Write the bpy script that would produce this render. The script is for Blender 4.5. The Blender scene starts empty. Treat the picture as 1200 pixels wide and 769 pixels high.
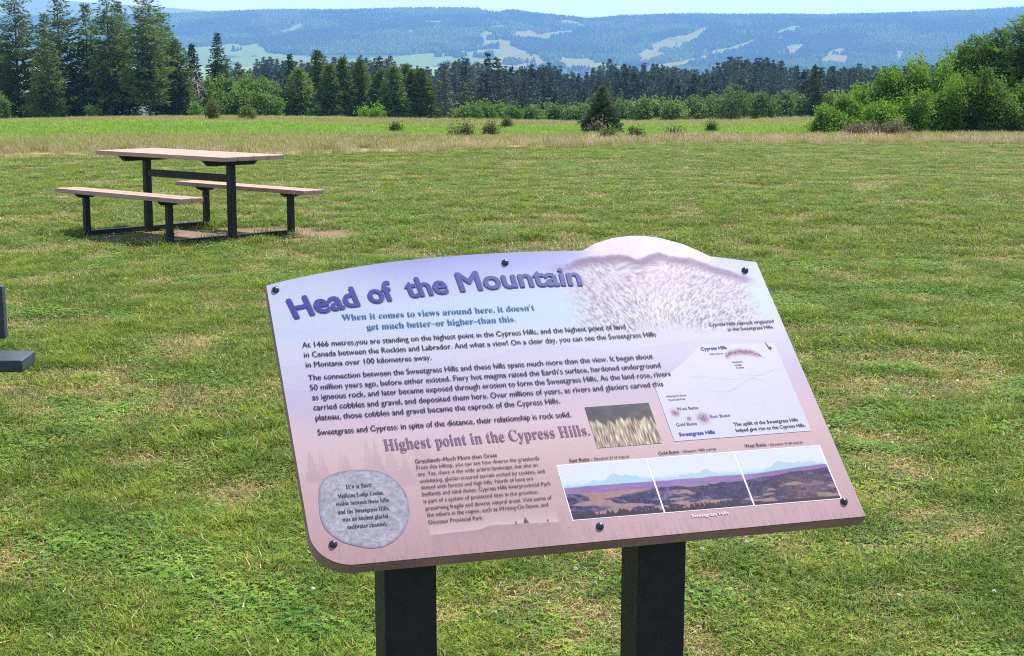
import bpy, math, random
import numpy as np

# ------------------------------------------------------------------ camera, light, exposure
SC = bpy.context.scene
COL = SC.collection
EYE = 1.6                       # camera height above the lawn at its feet
F_PX = 1938.08                  # focal length for a 1200 px wide frame
PITCH = math.radians(11.467)
cam_data = bpy.data.cameras.new('camera')
cam_data.sensor_width = 36.0
cam_data.lens = F_PX / 1200 * 36.0
cam_data.clip_start = 0.05
cam_data.clip_end = 80000
cam = bpy.data.objects.new('camera', cam_data)
cam.location = (0, 0, EYE)
cam.rotation_euler = (math.pi / 2 - PITCH, 0, 0)
COL.objects.link(cam)
SC.camera = cam

SUN_EL, SUN_AZ = math.radians(57), math.radians(38)      # ahead of the camera, a little to the right
world = bpy.data.worlds.new('World')
SC.world = world
world.use_nodes = True
wn, wl = world.node_tree.nodes, world.node_tree.links
wn.clear()
w_out = wn.new('ShaderNodeOutputWorld')
w_bg = wn.new('ShaderNodeBackground')
w_bg.inputs['Strength'].default_value = 0.12
sky = wn.new('ShaderNodeTexSky')
sky.sky_type = 'NISHITA'
sky.sun_disc = False
sky.sun_elevation = SUN_EL
sky.sun_rotation = SUN_AZ
sky.altitude = 1400
sky.air_density = 1.0
sky.dust_density = 0.6
sky.ozone_density = 2.0
# thin bands of white cloud low over the plains
w_co = wn.new('ShaderNodeTexCoord')
w_map = wn.new('ShaderNodeMapping')
w_map.inputs['Scale'].default_value = (3.0, 3.0, 55.0)
w_noise = wn.new('ShaderNodeTexNoise')
w_noise.inputs['Scale'].default_value = 1.6
w_noise.inputs['Detail'].default_value = 5
w_ramp = wn.new('ShaderNodeValToRGB')
w_ramp.color_ramp.elements[0].position = 0.45
w_ramp.color_ramp.elements[0].color = (0, 0, 0, 1)
w_ramp.color_ramp.elements[1].position = 0.70
w_ramp.color_ramp.elements[1].color = (0.9, 0.9, 0.9, 1)
w_mix = wn.new('ShaderNodeMix')
w_mix.data_type = 'RGBA'
w_mix.inputs['B'].default_value = (7.2, 7.4, 7.9, 1)
wl.new(w_co.outputs['Generated'], w_map.inputs['Vector'])
wl.new(w_map.outputs['Vector'], w_noise.inputs['Vector'])
wl.new(w_noise.outputs['Fac'], w_ramp.inputs['Fac'])
w_sep = wn.new('ShaderNodeSeparateXYZ')
w_abs = wn.new('ShaderNodeMath')
w_abs.operation = 'ABSOLUTE'
w_low = wn.new('ShaderNodeMapRange')               # bright milky sky close to the horizon
w_low.inputs['From Min'].default_value = 0.0
w_low.inputs['From Max'].default_value = 0.10
w_low.inputs['To Min'].default_value = 0.9
w_low.inputs['To Max'].default_value = 0.0
w_max = wn.new('ShaderNodeMath')
w_max.operation = 'MAXIMUM'
wl.new(w_co.outputs['Generated'], w_sep.inputs['Vector'])
wl.new(w_sep.outputs['Z'], w_abs.inputs[0])
wl.new(w_abs.outputs[0], w_low.inputs['Value'])
wl.new(w_low.outputs['Result'], w_max.inputs[0])
wl.new(w_ramp.outputs['Color'], w_max.inputs[1])
wl.new(w_max.outputs[0], w_mix.inputs['Factor'])
wl.new(sky.outputs['Color'], w_mix.inputs['A'])
wl.new(w_mix.outputs['Result'], w_bg.inputs['Color'])
wl.new(w_bg.outputs['Background'], w_out.inputs['Surface'])

sun_data = bpy.data.lights.new('sun', 'SUN')
sun_data.energy = 4.8
sun_data.angle = math.radians(0.5)
sun_data.color = (1.0, 0.95, 0.87)
sun = bpy.data.objects.new('sun', sun_data)
COL.objects.link(sun)
sun.rotation_euler = (math.pi / 2 - SUN_EL, 0, math.pi - SUN_AZ)

SC.view_settings.view_transform = 'Standard'
SC.view_settings.look = 'None'
SC.view_settings.exposure = 1.05
SC.view_settings.gamma = 1
SC.view_settings.use_curve_mapping = False
SC.render.engine = 'CYCLES'
SC.cycles.max_bounces = 6
SC.cycles.transparent_max_bounces = 8
SC.cycles.volume_bounces = 0
SC.cycles.filter_width = 1.1
SC.cycles.use_denoising = False

rng = np.random.default_rng(11)
random.seed(11)


# ------------------------------------------------------------------ small helpers
def lin(c):
    c = np.asarray(c, float) / 255.0
    return np.where(c <= 0.04045, c / 12.92, ((c + 0.055) / 1.055) ** 2.4)


def tag(o, label=None, cat=None, group=None, kind=None):
    for k, v in (('label', label), ('category', cat), ('group', group), ('kind', kind)):
        if v:
            o[k] = v
    return o


def empty(name, loc, rz=0.0):
    o = bpy.data.objects.new(name, None)
    o.location = loc
    o.rotation_euler = (0, 0, rz)
    o.empty_display_size = 0.2
    COL.objects.link(o)
    return o


def np_mesh(name, V, F, mats, col=None, mat_idx=None, smooth=False):
    """V (n,3); F (m,k) one face size."""
    me = bpy.data.meshes.new(name)
    V = np.ascontiguousarray(V, np.float32)
    F = np.ascontiguousarray(F, np.int32)
    m, k = F.shape
    me.vertices.add(len(V))
    me.vertices.foreach_set('co', V.ravel())
    me.loops.add(m * k)
    me.loops.foreach_set('vertex_index', F.ravel())
    me.polygons.add(m)
    me.polygons.foreach_set('loop_start', np.arange(0, m * k, k, dtype=np.int32))
    me.polygons.foreach_set('loop_total', np.full(m, k, np.int32))
    for mt in mats:
        me.materials.append(mt)
    if mat_idx is not None:
        me.polygons.foreach_set('material_index', np.asarray(mat_idx, np.int32))
    me.polygons.foreach_set('use_smooth', np.full(m, smooth, bool))
    if col is not None:
        a = me.color_attributes.new('Col', 'FLOAT_COLOR', 'POINT')
        c = np.ones((len(V), 4), np.float32)
        c[:, :3] = col
        a.data.foreach_set('color', c.ravel())
    me.update(calc_edges=True)
    return me


def link(name, me, parent=None, loc=(0, 0, 0), rot=(0, 0, 0)):
    o = bpy.data.objects.new(name, me)
    o.location = loc
    o.rotation_euler = rot
    COL.objects.link(o)
    if parent is not None:
        o.parent = parent
    return o


class MB:
    """collects hard-surface shapes that become ONE mesh"""

    def __init__(self):
        self.v, self.f = [], []

    def add(self, V, F):
        n = len(self.v)
        self.v += [tuple(map(float, p)) for p in V]
        self.f += [tuple(n + i for i in q) for q in F]

    def hexa(self, P):
        self.add(P, [(0, 3, 2, 1), (4, 5, 6, 7), (0, 1, 5, 4), (1, 2, 6, 5), (2, 3, 7, 6), (3, 0, 4, 7)])

    def box(self, x0, x1, y0, y1, z0, z1):
        self.hexa([(x0, y0, z0), (x1, y0, z0), (x1, y1, z0), (x0, y1, z0),
                   (x0, y0, z1), (x1, y0, z1), (x1, y1, z1), (x0, y1, z1)])

    def prism(self, outline, axis, a0, a1):
        """outline: 2-D points; extruded along axis 0/1/2 from a0 to a1"""
        def mk(p, a):
            q = list(p)
            q.insert(axis, a)
            return q
        n = len(outline)
        V = [mk(p, a0) for p in outline] + [mk(p, a1) for p in outline]
        F = [tuple(range(n - 1, -1, -1)), tuple(range(n, 2 * n))]
        F += [(i, (i + 1) % n, n + (i + 1) % n, n + i) for i in range(n)]
        self.add(V, F)

    def dome(self, c, r, h, ax, bx, nx, seg=16, rings=5):
        c, ax, bx, nx = map(np.asarray, (c, ax, bx, nx))
        V, F = [], []
        for i in range(rings):
            t = i / rings * math.pi / 2
            for j in range(seg):
                a = 2 * math.pi * j / seg
                V.append(c + r * math.cos(t) * (math.cos(a) * ax + math.sin(a) * bx) + h * math.sin(t) * nx)
        V.append(c + h * nx)
        for i in range(rings - 1):
            for j in range(seg):
                F.append((i * seg + j, i * seg + (j + 1) % seg, (i + 1) * seg + (j + 1) % seg, (i + 1) * seg + j))
        for j in range(seg):
            F.append(((rings - 1) * seg + j, (rings - 1) * seg + (j + 1) % seg, rings * seg))
        self.add(V, F)

    def tube(self, pts, radii, seg=7):
        pts = [np.asarray(p, float) for p in pts]
        V, F = [], []
        for i, p in enumerate(pts):
            d = pts[min(i + 1, len(pts) - 1)] - pts[max(i - 1, 0)]
            d /= np.linalg.norm(d) + 1e-9
            s = np.cross(d, (0, 0, 1) if abs(d[2]) < 0.9 else (1, 0, 0))
            s /= np.linalg.norm(s)
            t = np.cross(s, d)
            for j in range(seg):
                a = 2 * math.pi * j / seg
                V.append(p + radii[i] * (math.cos(a) * s + math.sin(a) * t))
        for i in range(len(pts) - 1):
            for j in range(seg):
                F.append((i * seg + j, i * seg + (j + 1) % seg, (i + 1) * seg + (j + 1) % seg, (i + 1) * seg + j))
        F.append(tuple(range(seg - 1, -1, -1)))
        F.append(tuple((len(pts) - 1) * seg + j for j in range(seg)))
        self.add(V, F)

    def mesh(self, name, mat, smooth=False):
        me = bpy.data.meshes.new(name)
        me.from_pydata(self.v, [], self.f)
        me.materials.append(mat)
        if smooth:
            for p in me.polygons:
                p.use_smooth = True
        me.update()
        return me

    def build(self, name, mat, parent=None, bevel=0.0, smooth=False, loc=(0, 0, 0)):
        o = link(name, self.mesh(name, mat, smooth), parent, loc)
        if bevel:
            b = o.modifiers.new('bevel', 'BEVEL')
            b.width = bevel
            b.segments = 2
            b.limit_method = 'ANGLE'
            b.angle_limit = math.radians(35)
        return o


# value noise in numpy
def _hash(ix, iy, s):
    h = (ix.astype(np.int64) * 374761393 + iy.astype(np.int64) * 668265263 + s * 974634777) & 0x7fffffff
    h = ((h ^ (h >> 13)) * 1274126177) & 0x7fffffff
    return ((h ^ (h >> 16)) & 0xffff) / 65535.0


def vnoise(x, y, s=0):
    x, y = np.asarray(x, float), np.asarray(y, float)
    ix, iy = np.floor(x), np.floor(y)
    fx, fy = x - ix, y - iy
    fx, fy = fx * fx * (3 - 2 * fx), fy * fy * (3 - 2 * fy)
    a, b = _hash(ix, iy, s), _hash(ix + 1, iy, s)
    c, d = _hash(ix, iy + 1, s), _hash(ix + 1, iy + 1, s)
    return (a * (1 - fx) + b * fx) * (1 - fy) + (c * (1 - fx) + d * fx) * fy


def fbm(x, y, s=0, o=4):
    r, amp, t = 0, 0.5, 0
    for i in range(o):
        r = r + amp * vnoise(np.asarray(x) * 2 ** i + 17.3 * i, np.asarray(y) * 2 ** i - 9.1 * i, s + i)
        t += amp
        amp *= 0.5
    return r / t


def smooth(a, b, x):
    t = np.clip((np.asarray(x, float) - a) / (b - a), 0, 1)
    return t * t * (3 - 2 * t)


def inside(px, py, poly):
    r = np.zeros(np.shape(px), bool)
    n = len(poly)
    for i in range(n):
        x0, y0 = poly[i]
        x1, y1 = poly[(i + 1) % n]
        c = ((y0 > py) != (y1 > py)) & (px < (x1 - x0) * (py - y0) / ((y1 - y0) or 1e-9) + x0)
        r ^= c
    return r


# ------------------------------------------------------------------ materials
def new_mat(name):
    m = bpy.data.materials.new(name)
    m.use_nodes = True
    nt = m.node_tree
    return m, nt.nodes, nt.links, nt.nodes['Principled BSDF']


def noisy(name, c0, c1, scale, rough=0.6, detail=4, stretch=(1, 1, 1), metallic=0.0, bump=0.0, spec=0.5, coords='Object'):
    m, n, l, b = new_mat(name)
    tc = n.new('ShaderNodeTexCoord')
    mp = n.new('ShaderNodeMapping')
    mp.inputs['Scale'].default_value = stretch
    nz = n.new('ShaderNodeTexNoise')
    nz.inputs['Scale'].default_value = scale
    nz.inputs['Detail'].default_value = detail
    rp = n.new('ShaderNodeValToRGB')
    rp.color_ramp.elements[0].position = 0.3
    rp.color_ramp.elements[1].position = 0.7
    rp.color_ramp.elements[0].color = (*c0, 1)
    rp.color_ramp.elements[1].color = (*c1, 1)
    l.new(tc.outputs[coords], mp.inputs['Vector'])
    l.new(mp.outputs['Vector'], nz.inputs['Vector'])
    l.new(nz.outputs['Fac'], rp.inputs['Fac'])
    l.new(rp.outputs['Color'], b.inputs['Base Color'])
    b.inputs['Roughness'].default_value = rough
    b.inputs['Metallic'].default_value = metallic
    b.inputs['Specular IOR Level'].default_value = spec
    if bump:
        bp = n.new('ShaderNodeBump')
        bp.inputs['Strength'].default_value = bump
        bp.inputs['Distance'].default_value = 0.01
        l.new(nz.outputs['Fac'], bp.inputs['Height'])
        l.new(bp.outputs['Normal'], b.inputs['Normal'])
    return m


def foliage(name, c0, c1, scale=1.2, transl=0.2, vary=0.35, rough=0.75):
    """leaf material: colour drifts from clump to clump and from plant to plant, thin leaves let light through"""
    m, n, l, b = new_mat(name)
    geo = n.new('ShaderNodeNewGeometry')
    nz = n.new('ShaderNodeTexNoise')
    nz.inputs['Scale'].default_value = scale
    nz.inputs['Detail'].default_value = 3
    rp = n.new('ShaderNodeValToRGB')
    rp.color_ramp.elements[0].position = 0.32
    rp.color_ramp.elements[1].position = 0.68
    rp.color_ramp.elements[0].color = (*c0, 1)
    rp.color_ramp.elements[1].color = (*c1, 1)
    oi = n.new('ShaderNodeObjectInfo')
    mr = n.new('ShaderNodeMapRange')
    mr.inputs['To Min'].default_value = 1 - vary
    mr.inputs['To Max'].default_value = 1 + vary
    hs = n.new('ShaderNodeHueSaturation')
    l.new(geo.outputs['Position'], nz.inputs['Vector'])
    l.new(nz.outputs['Fac'], rp.inputs['Fac'])
    l.new(oi.outputs['Random'], mr.inputs['Value'])
    l.new(mr.outputs['Result'], hs.inputs['Value'])
    l.new(rp.outputs['Color'], hs.inputs['Color'])
    l.new(hs.outputs['Color'], b.inputs['Base Color'])
    b.inputs['Roughness'].default_value = rough
    b.inputs['Specular IOR Level'].default_value = 0.1
    if transl:
        tr = n.new('ShaderNodeBsdfTranslucent')
        mx = n.new('ShaderNodeMixShader')
        mx.inputs['Fac'].default_value = transl
        l.new(hs.outputs['Color'], tr.inputs['Color'])
        l.new(b.outputs['BSDF'], mx.inputs[1])
        l.new(tr.outputs['BSDF'], mx.inputs[2])
        l.new(mx.outputs['Shader'], n['Material Output'].inputs['Surface'])
    return m


def col_mat(name, rough=0.6, transl=0.0, spec=0.3, tint=None, tint_scale=0.5, gain=1.0):
    """material that takes its colour from the mesh's colour attribute"""
    m, n, l, b = new_mat(name)
    at = n.new('ShaderNodeAttribute')
    at.attribute_name = 'Col'
    src = at.outputs['Color']
    if tint is not None:
        geo = n.new('ShaderNodeNewGeometry')
        nz = n.new('ShaderNodeTexNoise')
        nz.inputs['Scale'].default_value = tint_scale
        nz.inputs['Detail'].default_value = 4
        nz.inputs['Roughness'].default_value = 0.65
        rp = n.new('ShaderNodeValToRGB')
        rp.color_ramp.elements[0].position = 0.35
        rp.color_ramp.elements[1].position = 0.68
        rp.color_ramp.elements[0].color = (*tint[0], 1)
        rp.color_ramp.elements[1].color = (*tint[1], 1)
        mx = n.new('ShaderNodeMix')
        mx.data_type = 'RGBA'
        mx.blend_type = 'MULTIPLY'
        mx.inputs['Factor'].default_value = 1.0
        l.new(geo.outputs['Position'], nz.inputs['Vector'])
        l.new(nz.outputs['Fac'], rp.inputs['Fac'])
        l.new(src, mx.inputs['A'])
        l.new(rp.outputs['Color'], mx.inputs['B'])
        src = mx.outputs['Result']
    l.new(src, b.inputs['Base Color'])
    b.inputs['Roughness'].default_value = rough
    b.inputs['Specular IOR Level'].default_value = spec
    if transl:
        tr = n.new('ShaderNodeBsdfTranslucent')
        mx2 = n.new('ShaderNodeMixShader')
        mx2.inputs['Fac'].default_value = transl
        l.new(src, tr.inputs['Color'])
        l.new(b.outputs['BSDF'], mx2.inputs[1])
        l.new(tr.outputs['BSDF'], mx2.inputs[2])
        l.new(mx2.outputs['Shader'], n['Material Output'].inputs['Surface'])
    return m


# ------------------------------------------------------------------ the lie of the land
# distance ahead -> height of the ground (a broad hilltop that rolls off, a wooded slope, a deep valley)
_PD = np.array([-400, -30, 0, 16, 36, 50, 62, 90, 125, 150, 200, 250, 350, 450, 600, 1000, 2000, 3000, 3500, 60000.])
_PZ = np.array([-20, -0.6, 0, -0.74, -1.72, -2.62, -3.3, -5.35, -7.8, -12.8, -20.5, -25, -28.5, -30.5, -50, -88, -128, -146, -148.4, -148.4])
_T = np.concatenate([np.linspace(-400, 0, 200)[:-1], np.linspace(0, 160, 640)[:-1], np.geomspace(160, 60000, 400)])
_Z = np.interp(_T, _PD, _PZ)
for _ in range(60):
    _Z[1:-1] = 0.25 * _Z[:-2] + 0.5 * _Z[1:-1] + 0.25 * _Z[2:]

# skyline of the wooded ridge across the valley: bearing (frame column) -> dip below eye level (frame row)
RIDGE = [(-400, 16), (100, 20), (190, 17), (260, 14), (330, 12), (400, 12.5), (470, 10), (540, 10), (590, 11), (620, 15), (655, 19),
         (690, 22.5), (730, 19.5), (790, 17), (850, 17.5), (900, 17), (960, 18), (1000, 17), (1050, 16), (1100, 14), (1150, 12.5), (1200, 9), (1700, 6)]
FARL = [(-400, -14), (0, -5), (60, 0), (120, 4), (180, 8), (230, 12), (280, 20), (400, 40), (1700, 40)]
HORIZON_ROW = -8.66


def bearing(x, y):
    return 600 + F_PX * x / np.maximum(y * math.cos(PITCH), 1)


def dip(z, y):
    return HORIZON_ROW + F_PX * (EYE - z) / np.maximum(y, 1)


def land(x, y):
    x, y = np.asarray(x, float), np.asarray(y, float)
    r = np.hypot(x, y)
    D = np.maximum(y, 0.6 * r - 20)
    D = np.where(r < 60, np.where(y > 0, y, -0.35 * r), D)
    z = np.interp(D, _T, _Z)
    z = z + np.where(r < 400, 0.05 * (fbm(x * 0.25, y * 0.25, 5, 3) - 0.5) * smooth(4, 14, r), 0)
    z = z + 0.8 * (fbm(x * 0.06 + 5, y * 0.035, 8, 2) - 0.5) * smooth(44, 80, D) * (1 - smooth(130, 170, D))
    z = z + 1.2 * (fbm(x * 0.02, y * 0.02, 9, 3) - 0.5) * smooth(160, 260, D)
    far = D > 3300
    if np.any(far):
        b = bearing(x, y)
        rb = np.array(RIDGE)
        zr = EYE - (np.interp(b, rb[:, 0], rb[:, 1]) + 2.0 - HORIZON_ROW) / F_PX * 5000
        t = np.clip((D - 3450) / 1550, 0, 1)
        spur = fbm(x / 420 + 0.25 * fbm(x / 200, y / 200, 2), y / 900, 21, 4) - 0.5
        up = -148.4 + (zr + 148.4) * (t ** 1.15) + spur * 80 * t * (1 - t) * 2.2 + 6 * (fbm(x / 60, y / 60, 4, 3) - 0.5) * smooth(0, .2, t)
        back = smooth(5000, 5700, D)
        h = np.where(D < 5000, up, zr + (-150 - zr) * back)
        fl = np.array(FARL)
        zl = EYE - (np.interp(b, fl[:, 0], fl[:, 1]) - HORIZON_ROW) / F_PX * 6900
        h = h + (np.maximum(zl, h) - h) * smooth(5600, 6900, D)
        z = np.where(far, h, z)
    return z


def gz(x, y):
    return float(land(np.array([x]), np.array([y]))[0])


def at(px, D):
    """ground point in the direction of frame column px at distance D"""
    z = gz((px - 600) / F_PX * D, D)
    d = D * math.cos(PITCH) + (EYE - z) * math.sin(PITCH)
    x = (px - 600) / F_PX * d
    return x, D, gz(x, D)


def span(n, D):
    """n frame pixels as metres at distance D"""
    return n / F_PX * D


def mown_edge(x):
    x = np.asarray(x, float)
    return 35.2 + 0.43 * x + 1.2 * np.sin(x * 0.35) + 2.6 * (vnoise(x * 0.55, x * 0 + 3.5, 12) - 0.5)


# table position is needed by the worn ground under it
TABLE_C = (-3.2, 16.27)

# open slopes on the far hills, as (bearing, dip) outlines
MEADOWS = [
    [(190, 56), (270, 49), (303, 50), (312, 60), (400, 67), (480, 62), (533, 59), (556, 53), (566, 50), (562, 39), (580, 26), (602, 29), (626, 35), (650, 44), (648, 47), (602, 45), (597, 50), (612, 56), (630, 62), (646, 74), (660, 90), (180, 94)],
    [(656, 65), (683, 62), (708, 72), (744, 77), (772, 80), (740, 94), (655, 94)],
    [(733, 79), (800, 69), (840, 57), (890, 43), (878, 54), (834, 67), (802, 78), (762, 90)],
    [(796, 54), (800, 42), (835, 26), (822, 41), (808, 52)],
    [(746, 66), (760, 52), (787, 42), (805, 39), (802, 56), (777, 66), (750, 74)],
    [(916, 65), (924, 53), (938, 48), (949, 52), (928, 66)],
    [(962, 73), (973, 59), (988, 54), (999, 61), (994, 76)],
    [(1048, 69), (1056, 56), (1064, 59), (1060, 70)],
    [(488, 26), (504, 20), (520, 23), (515, 29), (490, 29)],
    [(470, 46), (483, 32), (487, 36), (477, 47)],
    [(630, 38), (674, 32), (672, 41), (632, 43)],
    [(309, 44), (343, 30), (354, 25), (354, 38), (330, 41)],
    [(560, 9), (590, 9), (607, 13), (585, 17), (564, 15)],
    [(640, 20), (668, 23), (690, 28), (684, 31), (655, 27)],
    [(905, 36), (935, 28), (942, 30), (915, 40)],
]
COPSE = [[(577, 36), (590, 32), (602, 37), (598, 43), (580, 43)], [(400, 63), (440, 60), (470, 57), (430, 64)], [(484, 58), (505, 56), (530, 57), (500, 60)]]


def meadow_mask(x, y, z):
    b, d = bearing(x, y) + 5 * (fbm(x / 90, y / 90, 41, 3) - .5), dip(z, y) + 4 * (fbm(x / 70, y / 120, 43, 3) - .5)
    m = np.zeros(np.shape(x), bool)
    for p in MEADOWS:
        m |= inside(b, d, p)
    for p in COPSE:
        m &= ~inside(b, d, p)
    m &= fbm(x / 45, y / 70, 47, 3) < 0.70
    return m


# one sheet of ground out to the horizon: rings round the camera, fine ahead, coarse behind
az = np.concatenate([np.radians(np.arange(-22, 22.001, 0.05)), np.radians(np.arange(24, 336.1, 4.0))])
rad = np.concatenate([np.linspace(0.25, 2, 5)[:-1], np.linspace(2, 62, 190)[:-1], np.geomspace(62, 3400, 90)[:-1], np.linspace(3400, 5100, 190)[:-1],
                      np.geomspace(5100, 7400, 30)])
A, R = np.meshgrid(az, rad)
gx, gy = (R * np.sin(A)).ravel(), (R * np.cos(A)).ravel()
gzv = land(gx, gy)
NA, NR = len(az), len(rad)
idx = np.arange(NA * NR).reshape(NR, NA)
nxt = np.roll(idx, -1, axis=1)
quads = np.stack([idx[:-1], nxt[:-1], nxt[1:], idx[1:]], -1).reshape(-1, 4)

edge = mown_edge(gx)
n1, n2 = fbm(gx * 0.5, gy * 0.5, 51), fbm(gx * 0.12, gy * 0.12, 52)
lawn = np.stack([0.070 + 0.05 * n1, 0.080 + 0.04 * n2, 0.028 + 0 * n1], -1)
tan = np.array([0.30, 0.26, 0.14])
green = np.array([0.15, 0.29, 0.03])
olive = np.array([0.24, 0.26, 0.09])
C = lawn.copy()
over = gy - edge
w_f = (smooth(-0.5, 1.0, over) * (1 - smooth(2.5, 6, over)) * (.25 + .75 * smooth(.4, .6, fbm(gx * .3, gy * .3, 63, 3))))[:, None]
C = C * (1 - w_f) + tan * w_f
w_m = smooth(3, 7, over)
patch = smooth(0.40, 0.52, fbm(gx * 0.030 + 3, gy * 0.07, 61, 3))
mead = olive * (1 - patch[:, None]) + green * patch[:, None]
C = C * (1 - w_m[:, None]) + mead * w_m[:, None]
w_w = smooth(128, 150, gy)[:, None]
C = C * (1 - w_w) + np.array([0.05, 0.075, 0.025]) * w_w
valley = smooth(1500, 3000, gy)[:, None]
wooded = smooth(520, 640, bearing(gx, gy) + 60 * (fbm(gx / 300, gy / 300, 57, 3) - .5))[:, None]
C = C * (1 - valley) + (np.array([0.17, 0.24, 0.06]) * (1 - wooded) + np.array([0.035, 0.060, 0.022]) * wooded) * valley
hill = (gy > 3440) & (gy < 5150)
mm = meadow_mask(gx, gy, gzv)
fcol = np.array([0.035, 0.060, 0.022])
grassy = np.stack([0.105 + 0.10 * n1, 0.125 + 0.07 * n2, 0.02 + 0.03 * n1], -1)
warm = smooth(520, 600, bearing(gx, gy))[:, None]
grassy = grassy * (1 - warm * np.array([0, 0.1, 0.1])) * np.where(warm < 0.5, [0.8, 1.08, 0.9], [1, 1, 1])
C[hill] = np.where(mm[hill][:, None], grassy[hill], fcol)
farp = smooth(5450, 5700, gy)[:, None]
C = C * (1 - farp) + np.stack([0.10 + 0.1 * n1, 0.12 + 0.08 * n2, 0.07 + 0.05 * n1], -1) * farp
under = np.hypot((gx - TABLE_C[0] - 0.35) / 1.25, (gy - TABLE_C[1]) / 0.75) + 0.5 * (fbm(gx * 2, gy * 2, 71) - .5)
w_d = (1 - smooth(0.75, 1.15, under))[:, None]
C = C * (1 - w_d) + np.array([0.17, 0.12, 0.095]) * w_d

m_ground, n, l, b = new_mat('ground')
at_ = n.new('ShaderNodeAttribute')
at_.attribute_name = 'Col'
geo = n.new('ShaderNodeNewGeometry')
nz = n.new('ShaderNodeTexNoise')
nz.inputs['Scale'].default_value = 9.0
nz.inputs['Detail'].default_value = 8
nz.inputs['Roughness'].default_value = 0.72
rp = n.new('ShaderNodeValToRGB')
rp.color_ramp.elements[0].position = 0.3
rp.color_ramp.elements[0].color = (0.55, 0.6, 0.5, 1)
rp.color_ramp.elements[1].position = 0.72
rp.color_ramp.elements[1].color = (1.5, 1.35, 1.3, 1)
mx = n.new('ShaderNodeMix')
mx.data_type = 'RGBA'
mx.blend_type = 'MULTIPLY'
mx.inputs['Factor'].default_value = 1
bp = n.new('ShaderNodeBump')
bp.inputs['Strength'].default_value = 0.5
bp.inputs['Distance'].default_value = 0.03
l.new(geo.outputs['Position'], nz.inputs['Vector'])
l.new(nz.outputs['Fac'], rp.inputs['Fac'])
l.new(at_.outputs['Color'], mx.inputs['A'])
l.new(rp.outputs['Color'], mx.inputs['B'])
l.new(mx.outputs['Result'], b.inputs['Base Color'])
l.new(nz.outputs['Fac'], bp.inputs['Height'])
l.new(bp.outputs['Normal'], b.inputs['Normal'])
b.inputs['Roughness'].default_value = 0.9
b.inputs['Specular IOR Level'].default_value = 0.1
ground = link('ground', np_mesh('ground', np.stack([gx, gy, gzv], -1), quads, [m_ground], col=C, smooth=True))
tag(ground, kind='structure')

# air: one even box of thin haze round the whole scene
m_haze, n, l, b = new_mat('haze')
n.remove(b)
pv = n.new('ShaderNodeVolumePrincipled')
pv.inputs['Color'].default_value = (0.26, 0.56, 1.0, 1)
pv.inputs['Density'].default_value = 0.00017
l.new(pv.outputs['Volume'], n['Material Output'].inputs['Volume'])
hz = MB()
hz.box(-7800, 7800, -7800, 7800, float(gzv.min()) - 1.0, 7.0)
haze = hz.build('haze', m_haze)
tag(haze, kind='stuff')


# ------------------------------------------------------------------ scatter (only for what nobody could count)
def scatter_tree():
    g = bpy.data.node_groups.new('scatter', 'GeometryNodeTree')
    g.interface.new_socket('Geometry', in_out='INPUT', socket_type='NodeSocketGeometry')
    g.interface.new_socket('Geometry', in_out='OUTPUT', socket_type='NodeSocketGeometry')
    return g


def scatter(name, P, rotz, scl, pick, sources, tilt=None):
    me = bpy.data.meshes.new(name)
    n_ = len(P)
    me.vertices.add(n_)
    me.vertices.foreach_set('co', np.ascontiguousarray(P, np.float32).ravel())
    rot = np.zeros((n_, 3), np.float32)
    rot[:, 2] = rotz
    if tilt is not None:
        rot[:, :2] = tilt
    a = me.attributes.new('rot', 'FLOAT_VECTOR', 'POINT')
    a.data.foreach_set('vector', rot.ravel())
    s3 = np.ones((n_, 3), np.float32) * (np.asarray(scl, np.float32)[:, None] if np.ndim(scl) == 1 else np.asarray(scl, np.float32))
    a = me.attributes.new('scl', 'FLOAT_VECTOR', 'POINT')
    a.data.foreach_set('vector', s3.ravel())
    a = me.attributes.new('pick', 'INT', 'POINT')
    a.data.foreach_set('value', np.asarray(pick, np.int32))
    coll = bpy.data.collections.new(name + '_sources')
    for i, sm in enumerate(sources):
        so = bpy.data.objects.new('%s_%02d' % (name, i), sm)
        coll.objects.link(so)
    o = link(name, me)
    g = scatter_tree()
    N, L = g.nodes, g.links
    gi, go = N.new('NodeGroupInput'), N.new('NodeGroupOutput')
    ci = N.new('GeometryNodeCollectionInfo')
    ci.inputs['Collection'].default_value = coll
    ci.inputs['Separate Children'].default_value = True
    ci.inputs['Reset Children'].default_value = True
    ip = N.new('GeometryNodeInstanceOnPoints')
    ip.inputs['Pick Instance'].default_value = True

    def attr(nm, dt):
        q = N.new('GeometryNodeInputNamedAttribute')
        q.data_type = dt
        q.inputs['Name'].default_value = nm
        return q.outputs['Attribute']
    L.new(gi.outputs[0], ip.inputs['Points'])
    L.new(ci.outputs[0], ip.inputs['Instance'])
    L.new(attr('pick', 'INT'), ip.inputs['Instance Index'])
    L.new(attr('rot', 'FLOAT_VECTOR'), ip.inputs['Rotation'])
    L.new(attr('scl', 'FLOAT_VECTOR'), ip.inputs['Scale'])
    L.new(ip.outputs['Instances'], go.inputs[0])
    md = o.modifiers.new('scatter', 'NODES')
    md.node_group = g
    tag(o, kind='stuff')
    return o


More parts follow.
